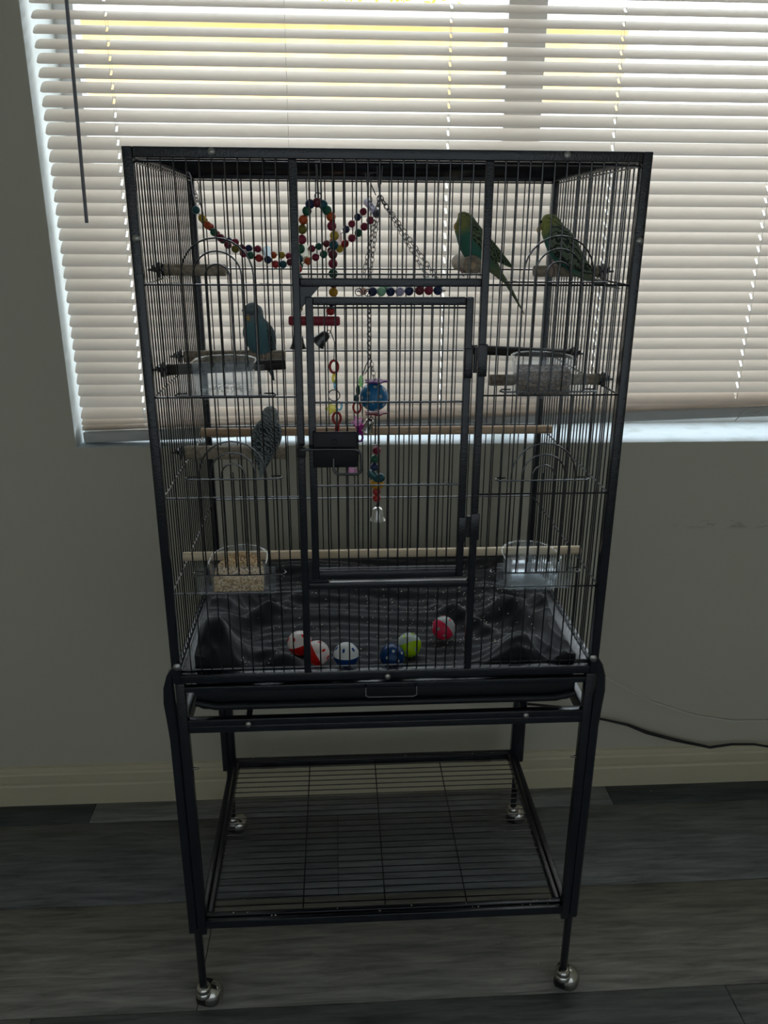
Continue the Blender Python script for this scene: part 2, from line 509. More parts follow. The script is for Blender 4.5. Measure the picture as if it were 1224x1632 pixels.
# ------------------------------------------------------------------ outdoors
concrete = mat("pale_concrete", srgb(205, 202, 196), 0.9)
stucco = mat("yellow_stucco", srgb(240, 205, 130), 0.9)
add_noise_color(stucco, srgb(238, 192, 126), srgb(243, 205, 148), 3.0, (1, 1, 1))
roof_m = mat("pale_roof_tile", srgb(214, 206, 196), 0.8)
shade_glass = mat("house_window_glass", srgb(150, 165, 175), 0.15)
leaf_y = mat("yellow_leaf", srgb(236, 180, 40), 0.7)
bark = mat("tree_bark", srgb(96, 78, 60), 0.9)
structure(MB().box(-14, 16, WALLY + WT, 16, -0.25, -0.15).build("outdoor_ground", concrete, None, (0, 6, -0.2)))
house = empty("neighbour_house", (-0.9, 7.8, -0.15), "yellow stucco house beyond the window blind", "house")
hw = box("house_wall", stucco, house, -4.6, 2.62, 7.0, 8.6, -0.15, 3.22, 0.0)
MB().prism([(-4.9, 3.22), (2.9, 3.22), (2.9, 3.30), (-4.9, 3.30)], 6.8, 8.8).build("roof", roof_m, house)
for x0 in (-3.6, -1.2, 1.2):
    fr_ = box("house_window", frame_m, house, x0 - 0.55, x0 + 0.55, 6.97, 7.0, 0.75, 2.0, 0.0)
    box("window_glass", shade_glass, fr_, x0 - 0.48, x0 + 0.48, 6.955, 6.97, 0.82, 1.93, 0.0)
gw = empty("garden_wall", (0, 5.1, -0.15), "white garden wall between the window and the yellow house", "wall")
box("wall_body", mat("white_render", srgb(226, 226, 222), 0.9), gw, -7.0, 8.0, 5.0, 5.2, -0.15, 2.22, 0.0)
box("coping", concrete, gw, -7.0, 8.0, 4.96, 5.24, 2.22, 2.28, 0.0)
tree = empty("street_tree", (0.55, 9.6, -0.15), "yellow-leaved tree behind the stucco house", "tree")
tk = MB().tube([(0.5, 9.6, -0.15), (0.55, 9.6, 1.6), (0.5, 9.6, 3.0)], [0.13, 0.10, 0.06], 8)
tk.build("trunk", bark, tree, None, True)
lf = MB()
for i in range(900):
    d = Vector((random.gauss(0, 1), random.gauss(0, 1), random.gauss(0, 1))).normalized() * random.random() ** 0.4
    c = Vector((0.55 + d.x * 1.1, 9.6 + d.y * 0.8, 3.55 + d.z * 0.75))
    u = Vector((random.gauss(0, 1), random.gauss(0, 1), random.gauss(0, 1))).normalized(); w = u.orthogonal().normalized()
    s_ = 0.07
    lf.add([c - u * s_, c + w * s_ * 0.5, c + u * s_, c - w * s_ * 0.5], [(0, 1, 2, 3)])
lo = lf.build("foliage", leaf_y, tree); lo["kind"] = "stuff"

# ------------------------------------------------------------------ venetian blind
blind = empty("venetian_blind", ((WX0 + WX1) / 2, 0.702, WZ0), "cream horizontal-slat blind hanging in the window recess", "window blind")
BY = 0.702
PITCHB, SW = 0.02655, 0.0400
BX0, BX1 = WX0 + 0.0090, WX1 - 0.0090
HOLES = (-0.5435, 0.168, 0.5365, 0.905, 1.235)
LADDER = (-0.5435, -0.1788, 0.168, 0.5365, 0.905, 1.235)


def slat_mesh(name, holes=True):
    xs = [BX0, BX0 + 0.003, BX0 + 0.007]
    hx = []
    for h in HOLES:
        xs += [h - 0.0024, h + 0.0024]; hx.append((h - 0.0024, h + 0.0024))
    xs += [BX1 - 0.007, BX1 - 0.003, BX1]
    xs += [BX0 + 0.12 * k for k in range(1, 17)]
    xs = sorted(set(round(x, 5) for x in xs))
    ts = [-1, -0.75, -0.42, -0.14, 0.14, 0.42, 0.75, 1]
    vs, fs = [], []
    for x in xs:
        e = min(x - BX0, BX1 - x)
        k = 1.0 if e > 0.0065 else (0.93 if e > 0.002 else 0.72)
        for t in ts:
            vs.append((x, t * k * SW / 2, 0.0022 * (1 - t * t)))
    n = len(ts)
    for i in range(len(xs) - 1):
        xm = (xs[i] + xs[i + 1]) / 2
        inh = holes and any(a < xm < b_ for a, b_ in hx)
        for j in range(n - 1):
            if inh and 2 <= j <= 4: continue
            fs.append((i * n + j, (i + 1) * n + j, (i + 1) * n + j + 1, i * n + j + 1))
    me = bpy.data.meshes.new(name); me.from_pydata(vs, [], fs); me.materials.append(slat_m); me.shade_smooth()
    return me


SLAT = slat_mesh("slat")
zc = 1.9096
slats = []
tops = []
z = zc + 13 * PITCHB
while z > 1.10:
    slats.append(z); z -= PITCHB
for i, z in enumerate(slats):
    a = 45.0 - max(0.0, (z - 1.70) / 0.20) * 8.5
    a += random.uniform(-0.8, 0.8)
    o = bpy.data.objects.new("slat", SLAT); link(o, blind, (0, BY, z))
    o.rotation_euler = (math.radians(a), math.radians(random.uniform(-0.04, 0.04)), 0)
# the lowest slats bunch up on the bottom rail, which rests on the sill at one end and hangs crooked
TILT = 0.0312
for j, (zl, zr, a) in enumerate(((1.083, 1.106, 38), (1.064, 1.1005, 20), (1.051, 1.0965, 9), (1.0455, 1.0925, 4))):
    o = bpy.data.objects.new("slat", SLAT); link(o, blind, (0, BY, 0))
    ang = math.atan2(zr - zl, 1.7)
    zc_ = zl + (zr - zl) * (0.70 / 1.7)
    o.location = Vector((0, BY, zc_)) - wloc(blind)
    o.rotation_euler = (math.radians(a), -ang, 0)
br = MB().box(BX0, BX1, -0.014, 0.014, -0.0135, 0.0135)
rail = br.build("bottom_rail", rail_m, None, (0, 0, 0), False, 0.004, 2)
rail.parent = blind
rail.location = Vector((0, BY, 1.0245 + 0.70 * TILT)) - wloc(blind)
rail.rotation_euler = (0, -math.atan(TILT), 0)
box("head_rail", rail_m, blind, BX0, BX1, BY - 0.02, BY + 0.02, WZ1 - 0.038, WZ1 - 0.002)
for x in LADDER:
    zb = 1.0275 + (0.70 + x) * TILT
    for dy in (-0.0085, 0.0085) if x != -0.1788 else (-0.0085,):
        rod("ladder_cord", (x, BY + dy * 1.2, zb), (x, BY + dy * 1.2, WZ1 - 0.04), 0.0005, cord_m, blind, 4)
# tangled lift cord on the bottom rail
tc = MB().tube([(0.98, BY - 0.018, 1.075), (0.955, BY - 0.024, 1.083), (0.93, BY - 0.020, 1.077), (0.95, BY - 0.026, 1.070), (0.97, BY - 0.021, 1.082), (0.94, BY - 0.022, 1.088), (0.92, BY - 0.02, 1.074), (0.905, BY - 0.018, 1.055)], 0.0012, 5)
tc.build("lift_cord", cord_m, blind, None, True)
tc = MB().tube([(-0.50, BY - 0.016, 1.052), (-0.46, BY - 0.02, 1.047), (-0.42, BY - 0.018, 1.050), (-0.38, BY - 0.02, 1.044)], 0.0010, 5)
tc.build("lift_cord", cord_m, blind, None, True)
wand_m = mat("grey_tilt_wand", srgb(120, 122, 128), 0.25)
rod("tilt_wand", (-0.6215, 0.676, 1.509), (-0.6065, 0.682, 2.255), 0.0042, wand_m, blind, 6)

# ------------------------------------------------------------------ the birdcage
cage = empty("birdcage", (0, 0.252, 0), "tall black metal flight birdcage on a wheeled stand", "birdcage")
H, T = 0.370, 0.0142
D = 0.510
ZT, ZB = 1.605, 0.763
Z1, Z2, Z3, Z4 = 1.4224, 1.2567, 1.0950, 0.9283
RB, RL = 0.00125, 0.0016                                       # bar and cross-wire radii
for sx in (-1, 1):
    x0, x1 = (-H, -H + T) if sx < 0 else (H - T, H)
    box("corner_post", hammer, cage, x0, x1, 0, T, ZB, ZT)
    box("corner_post", hammer, cage, x0, x1, D - T, D, ZB, ZT)
    box("top_rail", hammer, cage, x0, x1, T, D - T, ZT - T, ZT)
    box("bottom_rail", hammer, cage, x0, x1, T, D - T, ZB, ZB + 0.016)
    # broad side sill that carries the tray
    xs0, xs1 = (-0.356, -0.330) if sx < 0 else (0.330, 0.356)
    box("side_sill", hammer, cage, xs0, xs1, T, D - T, 0.772, 0.782)
box("top_rail", hammer, cage, -H + T, H - T, 0, T, ZT - T, ZT)
box("top_rail", hammer, cage, -H + T, H - T, D - T, D, ZT - T, ZT)
box("bottom_rail", hammer, cage, -H + T, H - T, 0, T, ZB, ZB + 0.016)
box("bottom_rail", hammer, cage, -H + T, H - T, D - T, D, ZB, ZB + 0.016)
CW = 0.0116
for sx in (-1, 1):
    box("door_post", hammer, cage, sx * 0.1388 - CW / 2, sx * 0.1388 + CW / 2, 0, 0.0125, ZB + 0.016, ZT - T)
XI = 0.1388 - CW / 2
box("door_header", hammer, cage, -XI, XI, 0, 0.0125, 1.4204, 1.4322)
box("door_threshold", hammer, cage, -XI, XI, 0, 0.0125, 0.9358, 0.9476)
MB().prism([(-XI, 1.4204), (-0.1045, 1.4204), (-XI, 1.388)], 0.004, 0.0065).build("corner_gusset", hammer, cage)
MB().prism([(-XI, 0.9476), (-0.098, 0.9476), (-XI, 0.985)], 0.004, 0.0065).build("corner_gusset", hammer, cage)

ybar, ywire = 0.0085, 0.0112
# fixed front bars either side of the door, cut away behind the four feeder hatches
FEED = {-1: -0.2455, 1: 0.2455}
for sx in (-1, 1):
    xa, xb = sx * (H - T), sx * (0.1388 + CW / 2)
    for i in range(1, 12):
        x = xa + (xb - xa) * i / 12
        segs = [(ZB + 0.016, ZT - T)]
        if abs(x - FEED[sx]) < 0.047:
            segs = [(ZB + 0.016, Z4), (0.975, Z2), (1.303, ZT - T)]
        for z0, z1 in segs:
            rod("bar", (x, ybar, z0), (x, ybar, z1), RB, wire_m, cage)
    for z in (Z1, Z2, Z3, Z4, ZT - T - 0.004, 0.7845):
        rod("cross_wire", (xa, ywire, z), (xb, ywire, z), RL, wire_m, cage)
for i in range(1, 16):
    x = -XI + 2 * XI * i / 16
    rod("bar", (x, ybar, 1.4322), (x, ybar, ZT - T), RB, wire_m, cage)
    rod("bar", (x, ybar, ZB + 0.016), (x, ybar, 0.9358), RB, wire_m, cage)
for z in (ZT - T - 0.004, 1.4375, 0.9325, 0.7845):
    rod("cross_wire", (-XI, ywire, z), (XI, ywire, z), RL * 0.85, wire_m, cage)
# sides
for sx in (-1, 1):
    xw = sx * 0.3625
    for i in range(1, 26):
        y = T + (D - 2 * T) * i / 26
        rod("bar", (xw, y, ZB + 0.016), (xw, y, ZT - T), RB, wire_m, cage)
    for z in (Z1, Z2, Z3, Z4, ZT - T - 0.004, 0.7845):
        rod("cross_wire", (xw - sx * 0.003, T, z), (xw - sx * 0.003, D - T, z), RL, wire_m, cage)
# back
for i in range(1, 39):
    x = -H + T + (2 * H - 2 * T) * i / 39
    rod("bar", (x, D - 0.0085, ZB + 0.016), (x, D - 0.0085, ZT - T), RB, wire_m, cage)
for z in (Z1, Z2, Z3, Z4, 1.5885, 0.7845):
    rod("cross_wire", (-H + T, D - 0.0112, z), (H - T, D - 0.0112, z), RL, wire_m, cage)
# roof bars
for i in range(1, 30):
    y = T + (D - 2 * T) * i / 30
    rod("roof_bar", (-H + T, y, 1.5985), (H - T, y, 1.5985), 0.0015, wire_m, cage)
for x in (-0.18, 0.0, 0.18):
    rod("roof_cross_wire", (x, T, 1.6015), (x, D - T, 1.6015), RL, wire_m, cage)

# entrance door with latch and hinges
DX0, DX1, DZ0, DZ1, DW = -0.1262, 0.1230, 0.9551, 1.4058, 0.0116
dm = MB()
dy0, dy1 = -0.0015, 0.0105
dm.box(DX0, DX0 + DW, dy0, dy1, DZ0, DZ1)
door = dm.build("cage_door", hammer, cage, None, False, 0.0012)
box("door_stile", hammer, door, DX1 - DW, DX1, dy0, dy1, DZ0, DZ1)
box("door_rail", hammer, door, DX0 + DW, DX1 - DW, dy0, dy1, DZ1 - DW, DZ1)
box("door_rail", hammer, door, DX0 + DW, DX1 - DW, dy0, dy1, DZ0, DZ0 + 0.0128)
for i in range(1, 14):
    x = DX0 + DW + (DX1 - DX0 - 2 * DW) * i / 14
    rod("bar", (x, 0.0075, DZ0 + 0.012), (x, 0.0075, DZ1 - DW), RB, wire_m, door)
for z in (1.3905, 1.2490, 1.1150, 0.9725):
    rod("cross_wire", (DX0 + DW, 0.0045, z), (DX1 - DW, 0.0045, z), RL, wire_m, door)
rod("cross_wire", (DX0 + DW, 0.0045, 0.9685), (DX1 - DW, 0.0045, 0.9685), RL * 0.8, wire_m, door)
lp = box("latch_plate", plastic_black, door, -0.1200, -0.0515, -0.010, -0.0045, 1.1490, 1.2060, 0.002)
box("latch_catch", plastic_black, door, -0.1440, -0.1310, -0.016, -0.0020, 1.1660, 1.1835, 0.002)
lh = [(-0.138, -0.014, 1.1795), (-0.10, -0.015, 1.1800), (-0.056, -0.015, 1.1795), (-0.0485, -0.015, 1.1765), (-0.0455, -0.015, 1.1705), (-0.0455, -0.015, 1.1480),
      (-0.0475, -0.015, 1.1425), (-0.053, -0.015, 1.1395), (-0.080, -0.015, 1.1400), (-0.086, -0.015, 1.1430), (-0.0885, -0.014, 1.1480), (-0.0885, -0.010, 1.1640)]
MB().tube(lh, 0.0024, 8).build("latch_handle", wire_m, door, None, True)
MB().lathe([(0.0001, -0.0125), (0.0045, -0.012), (0.005, -0.0095)], (-0.0865, 0, 1.190), 10, 'Y').build("latch_rivet", plastic_black, door, None, True)
for z0, z1 in ((1.2885, 1.3375), (1.0205, 1.0670)):
    box("hinge", hammer, door, 0.1320, 0.1466, -0.0035, 0.001, z0, z1, 0.0012)
    box("hinge", hammer, door, 0.1125, 0.1245, -0.0040, -0.001, z0 - 0.002, z1 - 0.006, 0.0012)
    rod("hinge_pin", (0.1285, -0.002, z0 + 0.006), (0.1285, -0.002, z1 - 0.004), 0.0030, hammer, door, 8)

# four wire feeder hatches: nested arches on a hooked base wire, sliding up in front of the bars
def hatch(xc, zbot, ztop, zhook):
    yh = -0.0022
    w = 0.076
    hk = MB().tube([(xc - w + 0.018, 0.012, zbot + 0.001), (xc - w + 0.004, 0.0125, zbot + 0.001), (xc - w, 0.004, zbot), (xc - w + 0.004, yh - 0.001, zbot), (xc, yh - 0.002, zbot),
                    (xc + w - 0.004, yh - 0.001, zbot), (xc + w, 0.004, zbot), (xc + w - 0.004, 0.0125, zbot + 0.001), (xc + w - 0.018, 0.012, zbot + 0.001)], 0.0013, 6)
    h = hk.build("feeder_hatch", wire_m, cage, None, True)
    hk2 = MB().tube([(xc - w + 0.018, 0.012, zhook), (xc - w + 0.004, 0.0125, zhook), (xc - w, 0.004, zhook), (xc - w + 0.004, yh, zhook), (xc, yh - 0.001, zhook),
                     (xc + w - 0.004, yh, zhook), (xc + w, 0.004, zhook), (xc + w - 0.004, 0.0125, zhook), (xc + w - 0.018, 0.012, zhook)], 0.0013, 6)
    hk2.build("hook_wire", wire_m, h, None, True)
    for R in (0.0515, 0.0345, 0.0175):
        zc = ztop - 0.0515
        zc2 = zc - (0.0515 - R) * 0.05
        pts = [(xc - R, yh, zbot)] + arc(xc, zc2, R, yh, math.pi, 0, 14) + [(xc + R, yh, zbot)]
        MB().tube(pts, 0.0013, 6).build("arch_wire", wire_m, h, None, True)
    rod("centre_wire", (xc, yh, zbot), (xc, yh, zc2 + 0.004), 0.0013, wire_m, h)
    return h


hatch(-0.2505, 1.2612, 1.4872, 1.4232)
hatch(0.2460, 1.2650, 1.4920, 1.4275)
hatch(-0.2455, 0.9665, 1.1907, 1.1300)
hatch(0.2460, 0.9610, 1.1830, 1.1222)

# bolts and wing screws on the frame
def bolt(x, y, z, r=0.0052):
    MB().lathe([(0.0001, -0.004), (r * 0.6, -0.0036), (r, -0.002), (r, 0.001)], (x, y, z), 12, 'Y').build("bolt", bolt_m, cage, None, True)


for x, y, z in ((-0.2484, 0, 1.5990), (0.2463, 0, 1.5990), (-0.3610, 0, 1.4858), (0.3625, 0, 1.4856), (-0.0008, 0, 0.7680), (-0.2454, -0.0005, 0.6791), (0.2475, -0.0005, 0.6808)):
    bolt(x, y, z)
bolt(-0.3600, 0.0, 0.7968, 0.0065); bolt(0.3602, 0.0, 0.7937, 0.0065)

# base frame, tray and stand
box("base_rail", hammer, cage, -0.352, 0.352, 0.000, 0.0125, 0.7450, 0.7560)
box("base_rail", hammer, cage, -0.352, 0.352, D - 0.0125, D, 0.7450, 0.7560)
tz0, tz1 = 0.704, 0.7420
poly = [(-0.3360, tz1), (-0.3360, tz0 + 0.016)] + [(-0.320 + 0.016 * math.cos(a), tz0 + 0.016 + 0.016 * math.sin(a)) for a in (math.radians(d) for d in (200, 225, 250, 270))] + \
       [(0.320 + 0.016 * math.cos(a), tz0 + 0.016 + 0.016 * math.sin(a)) for a in (math.radians(d) for d in (270, 290, 315, 340))] + [(0.3360, tz0 + 0.016), (0.3360, tz1)]
tray = MB().prism(poly, 0.010, 0.490).build("pull_out_tray", plastic_black, cage, None, False, 0.003)
MB().tube([(-0.335, 0.006, tz0 + 0.018), (-0.300, 0.004, tz0 + 0.010), (0.300, 0.004, tz0 + 0.010), (0.335, 0.006, tz0 + 0.018)], 0.0065, 8).build("tray_lip", plastic_black, tray, None, True)
MB().tube([(-0.0395, 0.004, 0.7540), (-0.0395, -0.008, 0.7510), (-0.0395, -0.012, 0.7380), (-0.034, -0.012, 0.7350), (0.044, -0.012, 0.7345), (0.0495, -0.012, 0.7380), (0.0495, -0.008, 0.7510), (0.0495, 0.004, 0.7540)], 0.0017, 6).build("tray_handle", wire_m, tray, None, True)
grate = MB().box(-0.334, 0.334, 0.014, 0.496, 0.7440, 0.7500).build("cage_floor_grate", plastic_black, cage)

for sx in (-1, 1):
    for yy in (0.0005, D - 0.0165):
        box("stand_leg", hammer, cage, min(sx * 0.3505, sx * 0.3668), max(sx * 0.3505, sx * 0.3668), yy, yy + 0.016, 0.200, 0.7625)
        # outer tube, its head curving in to the corner post
        yc = yy + 0.008
        path = [(sx * 0.3690, 0.792), (sx * 0.3745, 0.778), (sx * 0.3785, 0.755), (sx * 0.3795, 0.725), (sx * 0.3775, 0.690), (sx * 0.3758, 0.650), (sx * 0.3756, 0.205)]
        wid = [0.002, 0.0055, 0.0085, 0.0098, 0.0092, 0.0086, 0.0086]
        rings = []
        for (px, pz), hw_ in zip(path, wid):
            rings.append([(px - hw_ * 0.95, yc - 0.008, pz), (px + hw_ * 0.6, yc - 0.008, pz), (px + hw_, yc - 0.004, pz), (px + hw_, yc + 0.004, pz), (px + hw_ * 0.6, yc + 0.008, pz), (px - hw_ * 0.95, yc + 0.008, pz)])
        MB().rings(rings).build("outer_leg_tube", hammer, cage)
    box("side_rail", hammer, cage, min(sx * 0.3505, sx * 0.366), max(sx * 0.3505, sx * 0.366), 0.0165, D - 0.0165, 0.662, 0.690)
for y0 in (0.0005, D - 0.0145):
    box("stand_rail", hammer, cage, -0.3505, 0.3505, y0, y0 + 0.014, 0.6755, 0.6890)
    box("stand_rail", hammer, cage, -0.3505, 0.3505, y0 + 0.001, y0 + 0.013, 0.6615, 0.6755)
for x, s in ((-0.2455, 1), (0.2475, -1)):
    MB().add([(x - 0.005, 0.006, 0.684), (x + 0.005, 0.006, 0.684), (x + 0.005 + s * 0.004, 0.05, 0.712), (x - 0.005 + s * 0.004, 0.05, 0.712),
              (x - 0.005, 0.009, 0.682), (x + 0.005, 0.009, 0.682), (x + 0.005 + s * 0.004, 0.053, 0.710), (x - 0.005 + s * 0.004, 0.053, 0.710)],
             [(0, 1, 2, 3), (4, 7, 6, 5), (0, 4, 5, 1), (1, 5, 6, 2), (2, 6, 7, 3), (3, 7, 4, 0)]).build("tray_bracket", hammer, cage)

# wire shelf of the stand
SZ = 0.233
for y0, y1, z1 in ((0.000, 0.0100, SZ), (0.0125, 0.0225, SZ + 0.002), (D - 0.010, D, SZ), (D - 0.0225, D - 0.0125, SZ + 0.002)):
    box("shelf_frame_tube", hammer, cage, -0.3505, 0.3505, y0, y1, z1 - 0.018, z1, 0.0012)
for sx in (-1, 1):
    for xa, xb, z1 in ((0.3530, 0.3650, SZ), (0.3400, 0.3500, SZ + 0.002)):
        box("shelf_frame_tube", hammer, cage, min(sx * xa, sx * xb), max(sx * xa, sx * xb), 0.0225, D - 0.0225, z1 - 0.018, z1, 0.0012)
for i in range(1, 26):
    y = 0.0225 + (D - 0.045) * i / 26
    rod("shelf_wire", (-0.342, y, SZ - 0.004), (0.342, y, SZ - 0.004), 0.0013, wire_m, cage)
for x in (-0.164, 0.0, 0.164):
    rod("shelf_cross_wire", (x, 0.0225, SZ - 0.0068), (x, D - 0.0225, SZ - 0.0068), 0.0015, wire_m, cage)
for x in (-0.29, 0.255):
    MB().tube([(x, D - 0.02, SZ - 0.012), (x, D - 0.03, SZ - 0.012), (x + 0.04, D - 0.03, SZ - 0.012), (x + 0.04, D - 0.02, SZ - 0.012)], 0.0016, 5).build("shelf_clip", wire_m, cage, None, True)
# wing nuts holding the shelf
for sx, x in ((-1, -0.349), (1, 0.349)):
    w = MB().tube([(x, 0.006, 0.585), (x - sx * 0.010, 0.004, 0.587)], 0.0026, 8)
    w.build("wing_nut", chrome, cage, None, True)

# casters: stem, chrome hood and wheel
def caster(x, y, ang):
    c = rod("caster_stem", (x, y, 0.052), (x, y, 0.216), 0.0078, wire_m, cage, 12)
    c.rotation_mode = 'QUATERNION'
    cup = MB().lathe([(0.0085, 0.060), (0.0130, 0.058), (0.0150, 0.052), (0.0140, 0.047), (0.0165, 0.044), (0.0170, 0.038), (0.0120, 0.034)], (x, y, 0), 20)
    cup.build("caster_collar", chrome, c, None, True)
    d = Vector((math.cos(ang), math.sin(ang), 0)); s = Vector((d.y, -d.x, 0))
    wc = Vector((x, y, 0.0252)) + d * 0.013
    # twin wheel halves: dark rubber disc leaning, covered on one side by a chrome dome
    R = 0.0250
    wl = MB()
    prof_ = [(R * 0.80, -0.016), (R, -0.011), (R, 0.006), (R * 0.9, 0.010)]
    rings = []
    for r, h in prof_:
        rings.append([wc + s * h + (d * math.cos(2 * math.pi * k / 20) + Vector((0, 0, 1)) * math.sin(2 * math.pi * k / 20)) * r for k in range(20)])
    wl.rings(rings).build("caster_wheel", rubber, c, None, True)
    dm_ = MB(); rings = []
    for j in range(7):
        t = j / 6 * math.pi / 2
        r, h = 0.0250 * math.cos(t) ** 0.8 + 0.0002, 0.008 + 0.025 * math.sin(t)
        rings.append([wc + s * h + (d * math.cos(2 * math.pi * k / 20) + Vector((0, 0, 1)) * math.sin(2 * math.pi * k / 20)) * r for k in range(20)])
    dm_.rings(rings).build("caster_dome", chrome, c, None, True)
    MB().tube([Vector((x, y, 0.036)), wc + Vector((0, 0, 0.004))], 0.007, 8).build("caster_fork", chrome, c, None, True)


caster(-0.3685, 0.0085, math.radians(72))
caster(0.3685, 0.0085, math.radians(60))
caster(-0.3685, D - 0.0085, math.radians(78))
caster(0.3685, D - 0.0085, math.radians(66))

# ------------------------------------------------------------------ perches
def dowel(name, a, b, r, m, label, cat="perch", n=14, side=None):
    a, b = Vector(a), Vector(b)
    base = (a + b) / 2
    e = empty(name, (base.x, base.y, base.z - r), label, cat)
    d = (b - a).normalized(); L = (b - a).length
    pts = [a, a + d * 0.0015, b - d * 0.0015, b]
    MB().tube(pts, [r * 0.9, r, r, r * 0.9], n).build("dowel", m, e, None, True)
    if side is not None:                                     # washer and wing nut clamping it to the side bars
        o = a - d * 0.004
        s = Vector((1 if side > 0 else -1, 0, 0))
        pw = Vector((0.3625 * side, a.y, a.z))
        rod("bolt_shank", a, pw + s * 0.022, 0.0022, steel, e, 6)
        MB().lathe([(0.013, -0.001), (0.013, 0.001)], pw + s * 0.004, 14, 'X').build("washer", steel, e, None, True)
        MB().lathe([(0.011, -0.001), (0.011, 0.001)], pw - s * 0.004, 14, 'X').build("washer", steel, e, None, True)
        q = pw + s * 0.011
        MB().tube([q + Vector((0, -0.010, 0.006)), q, q + Vector((0, 0.010, 0.006))], [0.0022, 0.0042, 0.0022], 6).build("wing_nut", steel, e, None, True)
    return e


dowel("long_perch", (-0.350, 0.340, 1.1215), (0.350, 0.345, 1.1205), 0.0085, perch_m, "long pale dowel perch spanning the cage behind the latch plate")
dowel("long_perch", (-0.354, 0.098, 0.9590), (0.354, 0.108, 0.9545), 0.0078, perch_pale, "long pale dowel perch spanning the cage just above the black cloth")
dowel("short_perch", (-0.3590, 0.160, 1.4360), (-0.2580, 0.150, 1.4360), 0.0092, branch_m, "stubby grey perch high up behind the wire arch, no bird on it", side=-1)
dowel("short_perch", (-0.3590, 0.278, 1.2790), (-0.1754, 0.278, 1.2790), 0.0110, branch_m, "grey sanded perch under the blue-chested budgie", side=-1)
dowel("short_perch", (-0.3590, 0.125, 1.2800), (-0.1660, 0.130, 1.2880), 0.0090, perch_dark, "dark perch passing behind the nearly empty feeding cup", side=-1)
dowel("short_perch", (-0.3590, 0.218, 1.1140), (-0.1755, 0.218, 1.1130), 0.0125, branch_m, "thick grey perch under the budgie that shows its barred back", side=-1)
dowel("short_perch", (0.3590, 0.165, 1.4352), (0.2480, 0.160, 1.4352), 0.0092, branch_m, "short grey perch under the budgie beside the corner post", side=1)
dowel("short_perch", (0.3590, 0.112, 1.2635), (0.1730, 0.110, 1.2630), 0.0095, branch_m, "short brown perch behind the cup of brown seed", side=1)
dowel("short_perch", (0.3590, 0.290, 1.2800), (0.1480, 0.200, 1.3010), 0.0085, perch_dark, "dark slanting perch above the cup of brown seed", side=1)
rp_ = empty("end_on_perch", (0.172, 0.38, 1.424), "round grey perch pointing out from the back bars under a budgie", "perch")
MB().tube([(0.1640, 0.275, 1.4395), (0.1642, 0.278, 1.4395), (0.1725, 0.490, 1.4370)], [0.0165, 0.0178, 0.0170], 18).build("dowel", branch_m, rp_, None, True)
MB().lathe([(0.006, -0.002), (0.0062, 0.0)], (0.1640, 0.2748, 1.4395), 12, 'Y').build("dowel_heart", perch_m, rp_, None, True)

# ------------------------------------------------------------------ feeding cups
def dshape(w, d, n=18, y0=0.0):
    pts = [(-w / 2, y0), (-w / 2, y0 + d * 0.35)]
    for i in range(1, n):
        a = math.pi - math.pi * i / n
        pts.append((w / 2 * math.cos(a), y0 + d * 0.35 + d * 0.65 * math.sin(a)))
    pts += [(w / 2, y0 + d * 0.35), (w / 2, y0)]
    return pts


def cup(xc, zp0, zp1, label, pw=0.127, bw=0.094, depth=0.082):
    e = empty("feeding_cup", (xc, 0.05, zp0 - 0.010), label, "cup", "clear feeding cups in the front hatches")
    yb = 0.0145
    rings = []
    for sc, z in ((0.86, zp0 - 0.008), (0.88, zp0 - 0.0095), (0.97, zp1 - 0.012), (1.0, zp1), (1.03, zp1 + 0.002), (0.98, zp1 + 0.001), (0.945, zp1 - 0.014), (0.85, zp0 - 0.006)):
        rings.append([(xc + x * sc, yb + y * sc, z) for x, y in dshape(bw, depth)])
    MB().rings(rings[1:]).build("cup_body", cup_m, e, None, True)
    MB().tube([(xc + x * 1.01, yb + y * 1.01, zp1 + 0.001) for x, y in dshape(bw, depth)], 0.0012, 5).build("cup_rim", cup_m, e, None, True)
    MB().box(xc - pw / 2, xc + pw / 2, 0.0005, 0.0025, zp0, zp1).build("mounting_plate", cup_m, e, None, False, 0.0008, 1)
    MB().tube([(xc - pw / 2, 0.0015, zp1), (xc - pw / 2, 0.0015, zp0 + 0.004), (xc - pw / 2 + 0.004, 0.0015, zp0), (xc + pw / 2 - 0.004, 0.0015, zp0), (xc + pw / 2, 0.0015, zp0 + 0.004), (xc + pw / 2, 0.0015, zp1)], 0.0011, 5, closed=True).build("plate_rim", cup_m, e, None, True)
    return e


def grain_mb(mb, c, s, up=None):
    u = Vector((random.gauss(0, 1), random.gauss(0, 1), random.gauss(0, .35))).normalized(); w = u.orthogonal().normalized(); t = u.cross(w)
    c = Vector(c)
    vs = [c + u * s, c - u * s] + [c + (w * math.cos(k * math.pi / 2) + t * math.sin(k * math.pi / 2)) * s * 0.55 for k in range(4)]
    mb.add(vs, [(0, 2, 3), (0, 3, 4), (0, 4, 5), (0, 5, 2), (1, 3, 2), (1, 4, 3), (1, 5, 4), (1, 2, 5)])


